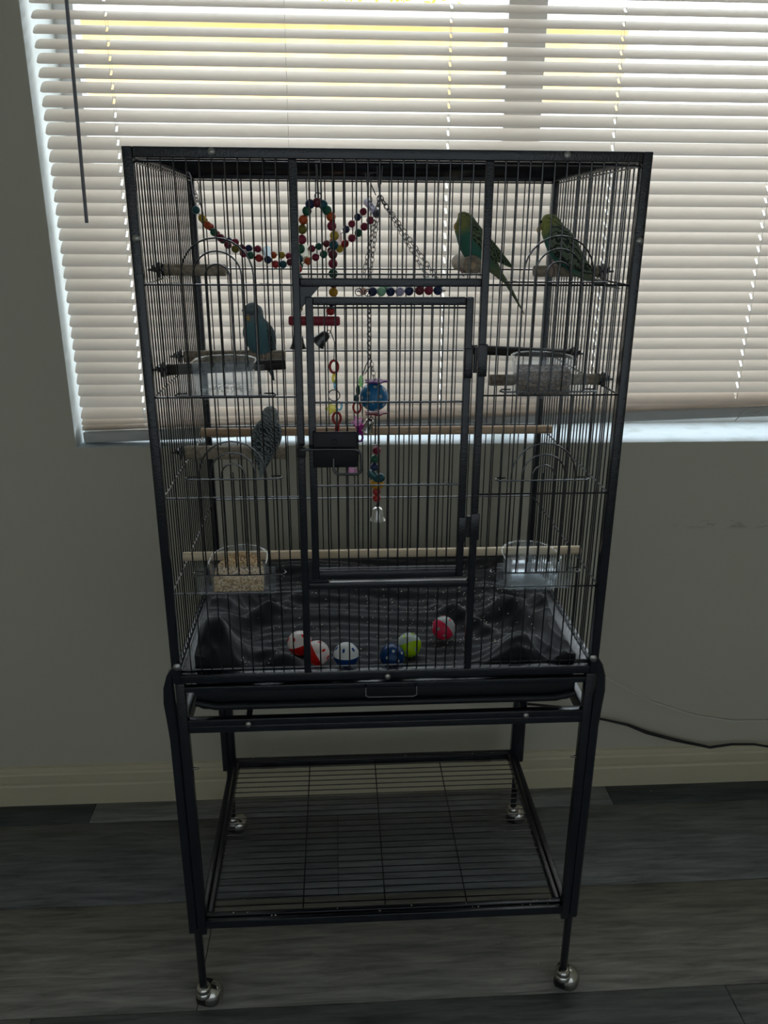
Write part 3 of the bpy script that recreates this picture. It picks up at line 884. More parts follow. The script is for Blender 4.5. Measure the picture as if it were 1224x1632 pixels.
def fill(name, xc, z0, hfun, m, label, cat, grains, bw=0.094, depth=0.082, gs=0.0016, loose=False):
    mb = MB(); yb = 0.0160
    outline = dshape(bw * 0.86, depth * 0.84)
    n = len(outline)
    cx, cy = xc, yb + depth * 0.42
    if not loose:
        vs = [(xc + x, yb + y, z0) for x, y in outline]
        layers = [1.0, 0.75, 0.5, 0.25]
        rings = [vs]
        for k in layers:
            ring = []
            for x, y in outline:
                px = cx + x * k; py = cy + (yb + y - cy) * k
                ring.append((px, py, z0 + hfun((px - xc) / (bw / 2), (py - yb) / depth)))
            rings.append(ring)
        mb.rings(rings)
    k = 0
    while k < grains:
        x = random.uniform(-1, 1) * bw * 0.42; y = random.uniform(0.001, depth * 0.80)
        # inside the D outline
        if y > depth * 0.34 and (x / (bw * 0.42)) ** 2 + ((y - depth * 0.3) / (depth * 0.52)) ** 2 > 1: continue
        h = hfun(x / (bw / 2), y / depth)
        if loose: grain_mb(mb, (xc + x, yb + y, z0 + random.uniform(0.001, max(0.0015, h))), gs)
        else:
            # half of the grains show on the front and side skin, half on top
            if random.random() < 0.5:
                grain_mb(mb, (xc + x, yb + y, z0 + h), gs)
            else:
                grain_mb(mb, (xc + x, yb + 0.0005, z0 + random.uniform(0.002, max(0.003, hfun(x / (bw / 2), 0.0)))), gs)
        k += 1
    o = mb.build(name, m, None, (xc, yb + depth * 0.4, z0))
    return tag(o, label, cat, None, "stuff")


C_UL, C_UR, C_LL, C_LR = (-0.2535, 1.2615, 1.3070), (0.2420, 1.2600, 1.3110), (-0.2500, 0.9305, 0.9780), (0.2450, 0.9305, 0.9770)
cup(*C_UL, "clear plastic cup with a few white grains, below the blue-chested budgie")
cup(*C_UR, "clear plastic cup filled with dark brown seed, near the upper hinge")
cup(*C_LL, "clear plastic cup filled with golden seed, above the black cloth")
cup(*C_LR, "clear plastic cup of water, above the black cloth")
fill("seed", C_LL[0], C_LL[1] - 0.004, lambda x, y: 0.024 + 0.020 * y + 0.006 * (1 - x * x) * y, seed_m, "golden mixed seed heaped in the lower clear cup", "seed", 1500)
fill("seed", C_UR[0], C_UR[1] - 0.004, lambda x, y: 0.030 + 0.010 * x * x + 0.008 * y, seed_dark, "dark brown seed filling the upper clear cup", "seed", 1300)
fill("grain", C_UL[0], C_UL[1] - 0.004, lambda x, y: 0.006 + 0.006 * (1 - x * x), rice_m, "scattering of white grains in the nearly empty cup", "seed", 260, loose=True)
wb_ = MB(); yb = 0.0165
ol = dshape(0.094 * 0.87, 0.082 * 0.86)
wb_.rings([[(C_LR[0] + x * s, yb + y * s, z) for x, y in ol] for s, z in ((0.98, C_LR[1] - 0.004), (1.04, C_LR[1] + 0.024))])
tag(wb_.build("water", water_m, None, (C_LR[0], 0.05, C_LR[1])), "clear water standing in the cup above the cloth", "water", None, "stuff")

# ------------------------------------------------------------------ cloth on the cage floor
CX0, CX1, CY0, CY1 = -0.334, 0.334, 0.018, 0.488


def sm(a, b, x):
    t = max(0.0, min(1.0, (x - a) / (b - a))); return t * t * (3 - 2 * t)


def g(d, s):
    return math.exp(-(d / s) ** 2)


def cloth_h(x, y):
    h = 0.7595
    h += 0.010 * sm(0.10, 0.42, y)
    mid = 1 - sm(0.20, 0.30, abs(x))
    h += 0.0024 * mid * (1 - abs(math.sin(46 * y + 1.6 * math.sin(5 * x) + 0.9 * math.sin(13 * x + 20 * y)))) * sm(0.03, 0.08, y)
    h += 0.0014 * mid * math.sin(240 * y + 2.0 * math.sin(7 * x) + 1.5 * math.sin(17 * x))
    wr = math.sin(47 * x + 33 * y + 2.5 * math.sin(19 * y) + 1.7 * math.sin(23 * x))
    h += 0.0045 * (1 - abs(wr)) ** 2 * (1 - 0.75 * mid)
    wr = math.sin(71 * x - 58 * y + 2.0 * math.sin(31 * y + 9 * x))
    h += 0.0030 * (1 - abs(wr)) ** 2 * (1 - 0.6 * mid)
    # long soft folds running across
    h += 0.013 * g(y - 0.235 - 0.05 * x + 0.02 * math.sin(7 * x), 0.020) * (0.35 + 0.65 * sm(-0.05, 0.2, abs(x)))
    h += 0.016 * g(y - 0.335 + 0.10 * x * x, 0.028)
    h += 0.020 * g(y - 0.415 + 0.03 * math.sin(9 * x), 0.030)
    h += 0.012 * sm(0.44, 0.488, y)
    # cloth pushed up against both sides
    h += 0.050 * sm(0.255, 0.325, -x) * (0.55 + 0.45 * g(y - 0.13, 0.12)) * (1 - 0.75 * sm(0.30, 0.45, y))
    h += 0.026 * sm(0.265, 0.325, x) * (1 - 0.5 * sm(0.30, 0.45, y))
    # two big rucks at the front
    h += 0.056 * g(x + 0.292 + 0.35 * (y - 0.08), 0.036) * g(y - 0.075, 0.045)
    h += 0.030 * g((x + 0.20) * 0.75 + (y - 0.06) * 0.9, 0.030) * g(y - 0.055, 0.045)
    h += 0.050 * g(x - 0.240 - 0.25 * (y - 0.06), 0.046) * g(y - 0.065, 0.050)
    h += 0.032 * g(x - 0.262 + 0.5 * (y - 0.22), 0.030) * g(y - 0.225, 0.060)
    h += 0.020 * g((x - 0.17) + 0.8 * (y - 0.20), 0.018) * g(y - 0.20, 0.07)
    h += 0.022 * g((x + 0.25) - 0.9 * (y - 0.22), 0.020) * g(y - 0.22, 0.08)
    h += 0.006 * g(y - 0.030, 0.014) * (1 - g(x - 0.0, 0.11))
    return h


cm = MB(); NX, NY = 190, 130
for j in range(NY + 1):
    for i in range(NX + 1):
        x = CX0 + (CX1 - CX0) * i / NX; y = CY0 + (CY1 - CY0) * j / NY
        yy = y + (0.010 * math.sin(14 * x) + 0.012 * math.sin(31 * x + 1)) * sm(0.06, 0.0, y - CY0) * 0.6
        cm.v.append((x, max(0.0165, yy), cloth_h(x, y)))
for j in range(NY):
    for i in range(NX):
        a = j * (NX + 1) + i
        cm.f.append((a, a + 1, a + NX + 2, a + NX + 1))
k = len(cm.v)                                                # hem falling to the grate along the front
for i in range(NX + 1):
    v = cm.v[i]; cm.v.append((v[0], v[1] + 0.004, 0.7515))
for i in range(NX):
    cm.f.append((i + 1, i, k + i, k + i + 1))
cloth = cm.build("cloth_liner", cloth_m, None, (0, 0.25, 0.751), True)
tag(cloth, "rumpled black jersey cloth lining the cage floor", "cloth")

# seed husks strewn over the cloth, the shelf and the floor
hk = MB()
for i in range(620):
    x = random.uniform(-0.27, 0.29); y = random.uniform(0.03, 0.46)
    if random.random() < 0.4: x = random.gauss(0.16, 0.06); y = random.gauss(0.24, 0.08)
    x = max(-0.32, min(0.32, x)); y = max(0.03, min(0.47, y))
    grain_mb(hk, (x, y, cloth_h(x, y) + 0.0012), random.uniform(0.0007, 0.0021))
tag(hk.build("seed_husks", husk_m, None, (0, 0.25, 0.76)), "pale seed husks scattered over the black cloth", "seed husks", None, "stuff")
hk = MB()
for i in range(26):
    grain_mb(hk, (random.uniform(-0.33, 0.33), random.choice((0.007, 0.017, D - 0.006, D - 0.017)), SZ + 0.003), random.uniform(0.001, 0.0024))
tag(hk.build("seed_husks", husk_m, None, (0, 0.25, SZ)), "few pale seed husks on the stand's shelf frame", "seed husks", None, "stuff")
hk = MB()
for i in range(34):
    grain_mb(hk, (random.uniform(-0.8, 1.0), random.uniform(0.05, 0.62), 0.0012), random.uniform(0.0008, 0.0018))
tag(hk.build("seed_husks", husk_m, None, (0, 0.3, 0)), "few pale seed husks dropped on the grey floor", "seed husks", None, "stuff")

# ------------------------------------------------------------------ rolling toy balls
def rot_to(axis):
    return Vector((0, 0, 1)).rotation_difference(Vector(axis).normalized())


def toy_ball(x, y, r, m_a, m_b, axis, label, dots=None, slots=True):
    z = cloth_h(x, y) + r + 0.001
    e = empty("toy_ball", (x, y, z - r), label, "ball", "plastic lattice balls on the black cloth")
    q = rot_to(axis); c = Vector((x, y, z))
    for half, m in ((1, m_a), (-1, m_b)):
        mb = MB(); N, M = 24, 7
        rings = []
        for j in range(M):
            t = j / M * math.pi / 2
            rings.append([c + q @ Vector((r * math.cos(t) * math.cos(2 * math.pi * k / N), r * math.cos(t) * math.sin(2 * math.pi * k / N), half * r * math.sin(t))) for k in range(N)])
        rings.append([c + q @ Vector((0.0004 * math.cos(2 * math.pi * k / N), 0.0004 * math.sin(2 * math.pi * k / N), half * r)) for k in range(N)])
        h = mb.rings(rings).build("half_shell", m, e, None, True)
        if slots:
            for k in range(6):                               # oval ventilation slots with raised rims
                a = 2 * math.pi * (k + (0.25 if half > 0 else 0.0)) / 6
                t = math.radians(40)
                nrm = q @ Vector((math.cos(t) * math.cos(a), math.cos(t) * math.sin(a), half * math.sin(t)))
                mer = q @ Vector((-math.sin(t) * math.cos(a), -math.sin(t) * math.sin(a), half * math.cos(t)))
                lat = nrm.cross(mer)
                ring = [c + nrm * (r + 0.0003) + mer * (0.0042 * math.cos(b_)) + lat * (0.0022 * math.sin(b_)) for b_ in (2 * math.pi * i / 10 for i in range(10))]
                ins = [p - nrm * 0.0006 for p in ring]
                MB().rings([ins, ring]).build("slot", m_b if m is m_a else m_a, h)
    if dots:
        for k in range(22):
            t = math.acos(1 - 2 * (k + 0.5) / 22); a = k * 2.39996
            nrm = Vector((math.sin(t) * math.cos(a), math.sin(t) * math.sin(a), math.cos(t)))
            u = nrm.orthogonal().normalized(); w = nrm.cross(u)
            ring = [c + nrm * (r + 0.0002) + (u * math.cos(b_) + w * math.sin(b_)) * 0.0027 for b_ in (2 * math.pi * i / 10 for i in range(10))]
            MB().rings([[p - nrm * 0.0008 for p in ring], ring]).build("round_hole", dots if k % 4 else hole_dark, e)
    return e


toy_ball(-0.1560, 0.092, 0.0228, P["white"], P["red"], (-0.35, 0.17, 1.0), "white and red ball touching another white and red ball, farther from the front bars")
toy_ball(-0.1245, 0.060, 0.0228, P["white"], P["red"], (0.85, 0.15, 0.42), "white and red ball with its red side toward the door post")
toy_ball(-0.0720, 0.046, 0.0228, P["white"], P["blue"], (0.0, 0.12, 1.0), "white-topped ball with a blue underside by the front bars")
toy_ball(0.0097, 0.044, 0.0224, P["navy"], P["navy"], (0.2, -0.6, 0.5), "blue ball dotted with white holes by the front bars", dots=P["white"], slots=False)
toy_ball(0.0430, 0.080, 0.0224, P["clear"], P["lime"], (-0.35, 0.85, 0.95), "lime green and clear ball behind the dotted blue ball")
toy_ball(0.1145, 0.142, 0.0224, P["clear"], P["pink"], (0.75, 0.60, 0.50), "pink and clear ball lying alone on the cloth")

# ------------------------------------------------------------------ hanging toys
def chain(name, pts, parent, link_len=0.0105, wire=0.0008, m=steel):
    mb = MB()
    pts = [Vector(p) for p in pts]; k = 0
    for a, b in zip(pts, pts[1:]):
        d = b - a; nlk = max(1, int(round(d.length / (link_len * 0.78)))); t = d.normalized()
        s = t.cross(Vector((0, 1, 0))).normalized(); s2 = t.cross(s)
        for i in range(nlk):
            c = a + d * ((i + 0.5) / nlk)
            ax = s if k % 2 == 0 else (s * 0.45 + s2 * 0.9).normalized()
            mb.torus(c, link_len * 0.33, wire, t, ax, 8, 4, 1.6); k += 1
    o = mb.build(name, m, parent); o["kind"] = "stuff"
    return o


def hook(name, pts, parent, r=0.0011):
    return MB().tube(pts, r, 6).build(name, steel, parent, None, True)


# bead bridge: two strings of wooden beads joined by rungs
bridge = empty("bead_bridge", (-0.17, 0.385, 1.43), "flexible bridge of two strings of coloured wooden beads", "bird toy")
near = [(-0.333, 1.531), (-0.323, 1.517), (-0.314, 1.505), (-0.303, 1.493), (-0.291, 1.483), (-0.279, 1.471), (-0.266, 1.464), (-0.251, 1.456), (-0.238, 1.453), (-0.223, 1.448), (-0.207, 1.445), (-0.193, 1.437), (-0.179, 1.437), (-0.165, 1.441), (-0.149, 1.434), (-0.132, 1.443), (-0.118, 1.45), (-0.103, 1.455), (-0.089, 1.462), (-0.073, 1.465), (-0.063, 1.474), (-0.05, 1.484), (-0.038, 1.493), (-0.027, 1.504), (-0.016, 1.515), (-0.004, 1.526)]
nc = "teal yellow orange green maroon maroon olive crimson green red navy red teal maroon green orange crimson green maroon yellow red crimson green crimson crimson navy".split()
far = [(-0.327, 1.513), (-0.316, 1.502), (-0.305, 1.489), (-0.295, 1.479), (-0.283, 1.477), (-0.271, 1.475), (-0.259, 1.465), (-0.246, 1.464), (-0.229, 1.463), (-0.2, 1.452), (-0.184, 1.452), (-0.17, 1.45), (-0.154, 1.455), (-0.126, 1.464), (-0.113, 1.468), (-0.098, 1.473), (-0.085, 1.478), (-0.06, 1.499), (-0.049, 1.509), (-0.038, 1.521), (-0.027, 1.531)]
fc = "olive red red green navy crimson maroon navy crimson orange yellow crimson navy crimson green maroon orange navy crimson navy crimson".split()
for (x, z), c in zip(near, nc): bead("bead", (x, 0.36, z), 0.0073, BEAD[c], bridge)
for (x, z), c in zip(far, fc): bead("bead", (x, 0.41, z), 0.0070, BEAD[c], bridge)
for (xa, za), (xb, zb), c in (((-0.207, 1.445), (-0.213, 1.462), "sky"), ((-0.136, 1.445), (-0.140, 1.466), "cream"), ((-0.073, 1.466), (-0.076, 1.492), "pink"), ((-0.005, 1.528), (-0.019, 1.548), "lavender")):
    rod("rung", (xa, 0.363, za), (xb, 0.425, zb), 0.0072, BEAD[c], bridge, 12)
MB().tube([(x, 0.36, z) for x, z in near], 0.0008, 5).build("string", steel, bridge, None, True)
MB().tube([(x, 0.41, z) for x, z in far], 0.0008, 5).build("string", steel, bridge, None, True)
hook("hanging_clip", [(-0.333, 0.36, 1.538), (-0.340, 0.38, 1.560), (-0.345, 0.40, 1.590), (-0.350, 0.405, 1.600), (-0.354, 0.41, 1.590), (-0.350, 0.41, 1.560)], bridge)
hook("hanging_clip", [(-0.327, 0.41, 1.519), (-0.335, 0.42, 1.548), (-0.336, 0.43, 1.578), (-0.340, 0.435, 1.586)], bridge)
chain("clip_chain", [(-0.330, 0.37, 1.540), (-0.338, 0.39, 1.565)], bridge)
hook("hanging_clip", [(-0.019, 0.40, 1.552), (-0.020, 0.39, 1.575), (-0.024, 0.385, 1.600), (-0.028, 0.385, 1.603)], bridge)
chain("clip_chain", [(-0.012, 0.37, 1.535), (-0.016, 0.375, 1.555)], bridge)

# bead arch swing with red dowel, bells and plastic links
arch = empty("bead_arch_toy", (-0.112, 0.12, 1.10), "arch of coloured beads holding a red dowel with bells and links", "bird toy")
la = [(-0.108, 1.538), (-0.119, 1.536), (-0.124, 1.526), (-0.13, 1.513), (-0.132, 1.499), (-0.133, 1.484), (-0.136, 1.470), (-0.139, 1.455), (-0.141, 1.440), (-0.141, 1.425), (-0.141, 1.410), (-0.142, 1.395), (-0.142, 1.379)]
lc = "maroon navy green orange olive crimson green teal red teal yellow navy olive".split()
ra = [(-0.099, 1.535), (-0.093, 1.527), (-0.087, 1.518), (-0.086, 1.504), (-0.082, 1.490), (-0.083, 1.476), (-0.085, 1.462), (-0.085, 1.448), (-0.085, 1.433), (-0.085, 1.418), (-0.085, 1.404), (-0.088, 1.389), (-0.090, 1.375)]
rc = "teal green orange crimson yellow teal maroon crimson green maroon gold navy red".split()
for (x, z), c in list(zip(la, lc)) + list(zip(ra, rc)): bead("bead", (x, 0.12, z), 0.0074, BEAD[c], arch)
MB().tube([(-0.158, 0.12, 1.3595), (-0.155, 0.12, 1.3595), (-0.078, 0.12, 1.3590), (-0.075, 0.12, 1.3590)], [0.006, 0.0078, 0.0078, 0.006], 14).build("dowel", red_wood, arch, None, True)
hook("hanging_hook", [(-0.106, 0.12, 1.545), (-0.107, 0.12, 1.570), (-0.108, 0.12, 1.597), (-0.106, 0.118, 1.601), (-0.104, 0.117, 1.596)], arch, 0.0016)
MB().torus((-0.1065, 0.12, 1.5475), 0.005, 0.0009, (1, 0, 0), (0, 0, 1)).build("split_ring", steel, arch, None, True)
MB().tube([(x, 0.12, z) for x, z in la[::-1] + ra], 0.0008, 5).build("string", steel, arch, None, True)


def bell(c, r, h, tiltv, parent, m=chrome, name="bell"):
    q = rot_to(tiltv); c = Vector(c)
    pr = [(0.0006, 0.0), (r * 0.45, -h * 0.05), (r * 0.62, -h * 0.22), (r * 0.70, -h * 0.62), (r * 0.86, -h * 0.86), (r, -h), (r * 0.92, -h), (r * 0.62, -h * 0.62), (r * 0.5, -h * 0.2)]
    mb = MB(); rings = [[c + q @ Vector((rr * math.cos(2 * math.pi * k / 18), rr * math.sin(2 * math.pi * k / 18), z)) for k in range(18)] for rr, z in pr]
    b_ = mb.rings(rings, caps=False).build(name, m, parent, None, True)
    MB().torus(c + q @ Vector((0, 0, 0.0025)), 0.0028, 0.0007, q @ Vector((1, 0, 0)), q @ Vector((0, 0, 1)), 10, 5).build("bell_loop", steel, b_, None, True)
    return b_


bell((-0.0955, 0.12, 1.3400), 0.0135, 0.024, (0.75, -0.2, 0.75), arch, steel)
bell((-0.1440, 0.12, 1.3390), 0.0140, 0.024, (0, 0, 1), arch, steel)
MB().tube([(-0.144, 0.12, 1.354), (-0.144, 0.12, 1.342)], 0.0009, 5).build("string", steel, arch)
MB().tube([(-0.0885, 0.12, 1.352), (-0.0905, 0.12, 1.342), (-0.0845, 0.12, 1.325), (-0.0855, 0.12, 1.305), (-0.086, 0.12, 1.297)], 0.0009, 5).build("string", steel, arch, None, True)


def oval_link(name, c, R, r, m, parent, ax=(1, 0, 0), ru=1.5):
    return MB().torus(c, R, r, (0, 0, 1), ax, 16, 8, ru).build(name, m, parent, None, True)


oval_link("plastic_link", (-0.0860, 0.12, 1.2850), 0.0068, 0.0022, BEAD["red"], arch)
oval_link("plastic_link", (-0.0855, 0.12, 1.2660), 0.0044, 0.0022, gem_yellow, arch, (0.6, 0.8, 0))
oval_link("plastic_link", (-0.0840, 0.12, 1.2550), 0.0040, 0.0020, gem_blue, arch, (0.4, 0.9, 0))
MB().torus((-0.0865, 0.12, 1.2370), 0.0095, 0.0010, (1, 0, 0), (0, 0, 1), 20, 6).build("split_ring", steel, arch, None, True)


def star(c, R, th, m, parent, name="plastic_star", rot=0.0, pts_n=5):
    poly = []
    for k in range(pts_n * 2):
        a = math.pi / 2 + rot + k * math.pi / pts_n; rr = R if k % 2 == 0 else R * 0.5
        poly.append((c[0] + rr * math.cos(a), c[2] + rr * math.sin(a)))
    return MB().prism(poly, c[1] - th / 2, c[1] + th / 2).build(name, m, parent, None, False, th * 0.2, 1)


star((-0.0910, 0.118, 1.2150), 0.0125, 0.005, gem_yellow, arch, rot=0.3)
oval_link("plastic_link", (-0.0785, 0.12, 1.2190), 0.0045, 0.0019, gem_blue, arch)
oval_link("plastic_link", (-0.0825, 0.12, 1.1985), 0.0065, 0.0022, BEAD["red"], arch)
oval_link("plastic_link", (-0.0820, 0.12, 1.1810), 0.0050, 0.0022, BEAD["red"], arch, (0.4, 0.9, 0))
oval_link("plastic_link", (-0.0800, 0.12, 1.1620), 0.0050, 0.0022, gem_green, arch)
oval_link("plastic_link", (-0.0760, 0.12, 1.1440), 0.0048, 0.0020, gem_pink, arch, (0.4, 0.9, 0))
bead("clear_bead", (-0.0750, 0.12, 1.1260), 0.0060, BEAD["red"], arch)
star((-0.0590, 0.119, 1.1210), 0.0110, 0.005, gem_pink, arch, "plastic_gem", 0.2)
star((-0.0575, 0.119, 1.1060), 0.0115, 0.005, gem_pink, arch, "plastic_gem", 0.9)
MB().tube([(-0.076, 0.12, 1.140), (-0.068, 0.12, 1.132), (-0.060, 0.12, 1.127)], 0.0007, 5).build("string", steel, arch, None, True)

# chain swing with a bead perch
swing = empty("chain_swing", (0.03, 0.22, 1.39), "triangular chain swing with a perch of coloured beads", "bird toy")
top = (-0.006, 0.22, 1.552)
hook("hanging_clip", [(-0.006, 0.22, 1.556), (-0.009, 0.22, 1.575), (-0.010, 0.22, 1.603), (-0.0045, 0.22, 1.606), (-0.002, 0.22, 1.596), (-0.004, 0.22, 1.570)], swing, 0.0012)
hook("hanging_clip", [(-0.012, 0.225, 1.553), (-0.020, 0.225, 1.570), (-0.024, 0.225, 1.587)], swing, 0.0010)
chain("chain", [top, (-0.038, 0.200, 1.405)], swing)
chain("chain", [top, (-0.023, 0.240, 1.405)], swing)
chain("chain", [top, (0.088, 0.240, 1.408)], swing)
chain("chain", [top, (0.101, 0.200, 1.408)], swing)
for (x, z), c in zip([(-0.018, 1.3985), (-0.003, 1.3985), (0.013, 1.3985), (0.029, 1.3985), (0.045, 1.3995), (0.063, 1.4005), (0.079, 1.4005), (0.095, 1.4005)], "navy mint navy lavender navy maroon crimson navy".split()):
    bead("bead", (x, 0.212, z), 0.0080, BEAD[c], swing)
rod("bead_tube", (-0.006, 0.228, 1.404), (0.014, 0.228, 1.404), 0.0075, BEAD["mint"], swing, 12)
rod("bead_tube", (0.070, 0.228, 1.414), (0.094, 0.228, 1.414), 0.0070, BEAD["sky"], swing, 12)
rod("perch_wire", (-0.045, 0.212, 1.3990), (0.108, 0.212, 1.4000), 0.0012, steel, swing, 6)
bead("bead", (-0.034, 0.212, 1.3990), 0.0065, BEAD["pink"], swing)
MB().torus((-0.042, 0.205, 1.398), 0.006, 0.0008, (1, 0, 0), (0, 0, 1)).build("split_ring", steel, swing, None, True)
MB().torus((-0.026, 0.205, 1.397), 0.006, 0.0008, (1, 0, 0), (0, 0, 1)).build("split_ring", steel, swing, None, True)

# blue lattice ball hanging on a chain, with charms, beads and bells below
bt = empty("hanging_ball_toy", (-0.014, 0.22, 0.965), "blue holed ball hanging on a chain above beads and a silver bell", "bird toy")
chain("chain", [(-0.024, 0.212, 1.394), (-0.024, 0.22, 1.282)], bt, 0.0105, 0.0009)
hook("clip", [(-0.024, 0.22, 1.282), (-0.030, 0.22, 1.270), (-0.036, 0.22, 1.252), (-0.031, 0.22, 1.256), (-0.022, 0.22, 1.270), (-0.019, 0.22, 1.279), (-0.024, 0.22, 1.284)], bt, 0.0010)
chain("chain", [(-0.020, 0.22, 1.276), (-0.014, 0.22, 1.245)], bt)
bc = Vector((-0.0150, 0.22, 1.2140)); br_ = 0.0258
bb_ = MB().ball(bc, br_, 28, 18).build("ball", ball_blue, bt, None, True)
for k in range(26):
    t = math.acos(1 - 2 * (k + 0.5) / 26); a = k * 2.39996
    nrm = Vector((math.sin(t) * math.cos(a), math.sin(t) * math.sin(a), math.cos(t)))
    u = nrm.orthogonal().normalized(); w = nrm.cross(u)
    ring = [bc + nrm * (br_ + 0.0002) + (u * math.cos(b_) + w * math.sin(b_)) * 0.0033 for b_ in (2 * math.pi * i / 12 for i in range(12))]
    MB().rings([[p - nrm * 0.0008 for p in ring], ring]).build("bright_hole_disc", P["white"], bb_)  # white discs stand in for daylight seen through the openings
for zz, m_ in ((1.2425, P["purple"]), (1.1845, BEAD["crimson"])):
    fl = []
    for k in range(20):
        a = 2 * math.pi * k / 20; rr = 0.019 * (1 + 0.22 * math.cos(5 * a))
        fl.append((bc.x + 0.003 + rr * math.cos(a), bc.y + rr * math.sin(a)))
    MB().rings([[(x, y, zz - 0.0012) for x, y in fl], [(x, y, zz + 0.0012) for x, y in fl]]).build("flower_disc", m_, bt)
rod("cord", (-0.0120, 0.22, 1.186), (-0.0128, 0.22, 1.126), 0.0013, rubber, bt, 6)
bell((-0.0210, 0.212, 1.1750), 0.0125, 0.024, (0.35, -0.3, 0.9), bt)
for (x, z), c, r in (((-0.0100, 1.1140), "crimson", 0.0078), ((-0.0140, 1.0980), "green", 0.0078), ((-0.0140, 1.0825), "navy", 0.0078), ((-0.0100, 1.0345), "red", 0.0078), ((-0.0100, 1.0210), "red", 0.0078)):
    bead("bead", (x, 0.22, z), r, BEAD[c], bt)
rod("bead_tube", (-0.0215, 0.225, 1.0690), (-0.0095, 0.205, 1.0640), 0.0075, BEAD["teal"], bt, 12)
bead("bead", (-0.0030, 0.212, 1.0635), 0.0085, BEAD["teal"], bt)
MB().lathe([(0.0095, -0.0085), (0.0125, -0.0050), (0.0135, 0.0), (0.0125, 0.0050), (0.0095, 0.0075)], (-0.0090, 0.22, 1.0500), 18).build("wooden_barrel", BEAD["gold"], bt, None, True)
rod("string", (-0.0100, 0.22, 1.125), (-0.0090, 0.22, 1.000), 0.0008, steel, bt, 5)
silver = mat("bright_silver_bell", (0.80, 0.79, 0.76, 1), 0.30, 0.85)
bell((-0.0080, 0.22, 1.0030), 0.0155, 0.026, (0, 0, 1), bt, silver)
# side strand of plastic links clipped to the ball's chain
lk = MB().ball((-0.0385, 0.216, 1.2430), 0.0075, 12, 8, (0.6, 0.35, 1.5)); lk.build("plastic_leaf", gem_green, bt, None, True)
lk = MB().ball((-0.0440, 0.216, 1.2270), 0.0070, 12, 8, (0.6, 0.35, 1.4)); lk.build("plastic_leaf", BEAD["green"], bt, None, True)
lk = MB().ball((-0.0465, 0.216, 1.2120), 0.0065, 12, 8, (0.7, 0.4, 1.2)); lk.build("plastic_leaf", BEAD["teal"], bt, None, True)
oval_link("plastic_link", (-0.0460, 0.216, 1.1960), 0.0068, 0.0020, BEAD["red"], bt)
star((-0.0450, 0.216, 1.1690), 0.0140, 0.006, gem_pink, bt, rot=0.4)
star((-0.0400, 0.214, 1.1560), 0.0120, 0.006, P["magenta"], bt, rot=1.0)
oval_link("plastic_link", (-0.0410, 0.216, 1.1400), 0.0050, 0.0020, P["purple"], bt)

# ------------------------------------------------------------------ budgies
def plumage(name, head, cheek, body, back, bar, barscale, baramt):
    m = bpy.data.materials.new(name); m.use_nodes = True
    n, l, b = nodes(m)
    b.inputs["Roughness"].default_value = 0.8; b.inputs["Specular IOR Level"].default_value = 0.25
    at = n.new("ShaderNodeAttribute"); at.attribute_name = "plumage"; at.attribute_type = 'GEOMETRY'
    sp = n.new("ShaderNodeSeparateColor"); l.new(at.outputs["Color"], sp.inputs[0])   # r: head, g: back, b: barred
    tc = n.new("ShaderNodeTexCoord"); wv = n.new("ShaderNodeTexWave")
    wv.wave_type = 'BANDS'; wv.bands_direction = 'DIAGONAL'
    wv.inputs["Scale"].default_value = barscale; wv.inputs["Distortion"].default_value = 9.0
    wv.inputs["Detail"].default_value = 2.0; wv.inputs["Detail Scale"].default_value = 1.6
    l.new(tc.outputs["Object"], wv.inputs["Vector"])
    rp = n.new("ShaderNodeValToRGB"); rp.color_ramp.elements[0].position = 0.52; rp.color_ramp.elements[1].position = 0.66
    l.new(wv.outputs["Fac"], rp.inputs["Fac"])

    def mix(fac, a, c):
        x = n.new("ShaderNodeMix"); x.data_type = 'RGBA'
        for idx, v in ((0, fac), (6, a), (7, c)):
            if isinstance(v, (tuple, float)): x.inputs[idx].default_value = v
            else: l.new(v, x.inputs[idx])
        return x.outputs[2]
    c1 = mix(sp.outputs[0], body, head)
    c2 = mix(sp.outputs[1], c1, back)
    mu = n.new("ShaderNodeMath"); mu.operation = 'MULTIPLY'; l.new(rp.outputs[0], mu.inputs[0]); l.new(sp.outputs[2], mu.inputs[1])
    mu2 = n.new("ShaderNodeMath"); mu2.operation = 'MULTIPLY'; mu2.inputs[1].default_value = baramt; l.new(mu.outputs[0], mu2.inputs[0])
    c3 = mix(mu2.outputs[0], c2, bar)
    nz = n.new("ShaderNodeTexNoise"); nz.inputs["Scale"].default_value = 260; l.new(tc.outputs["Object"], nz.inputs["Vector"])
    bp = n.new("ShaderNodeBump"); bp.inputs["Strength"].default_value = 0.35; bp.inputs["Distance"].default_value = 0.002
    l.new(nz.outputs["Fac"], bp.inputs["Height"]); l.new(bp.outputs[0], b.inputs["Normal"])
    l.new(c3, b.inputs["Base Color"])
    return m


beak_m = mat("budgie_beak", srgb(196, 160, 96), 0.4)
eye_m = mat("budgie_eye", (0.005, 0.005, 0.006, 1), 0.1)
foot_m = mat("budgie_foot", srgb(176, 150, 146), 0.6)
cere_m = mat("budgie_cere", srgb(150, 130, 130), 0.5)


def paint(o, fn):
    me = o.data
    ca = me.color_attributes.new("plumage", 'FLOAT_COLOR', 'POINT')
    org = wloc(o)
    for i, v in enumerate(me.vertices):
        ca.data[i].color = (*fn(Vector(v.co) + org, v.normal), 1)


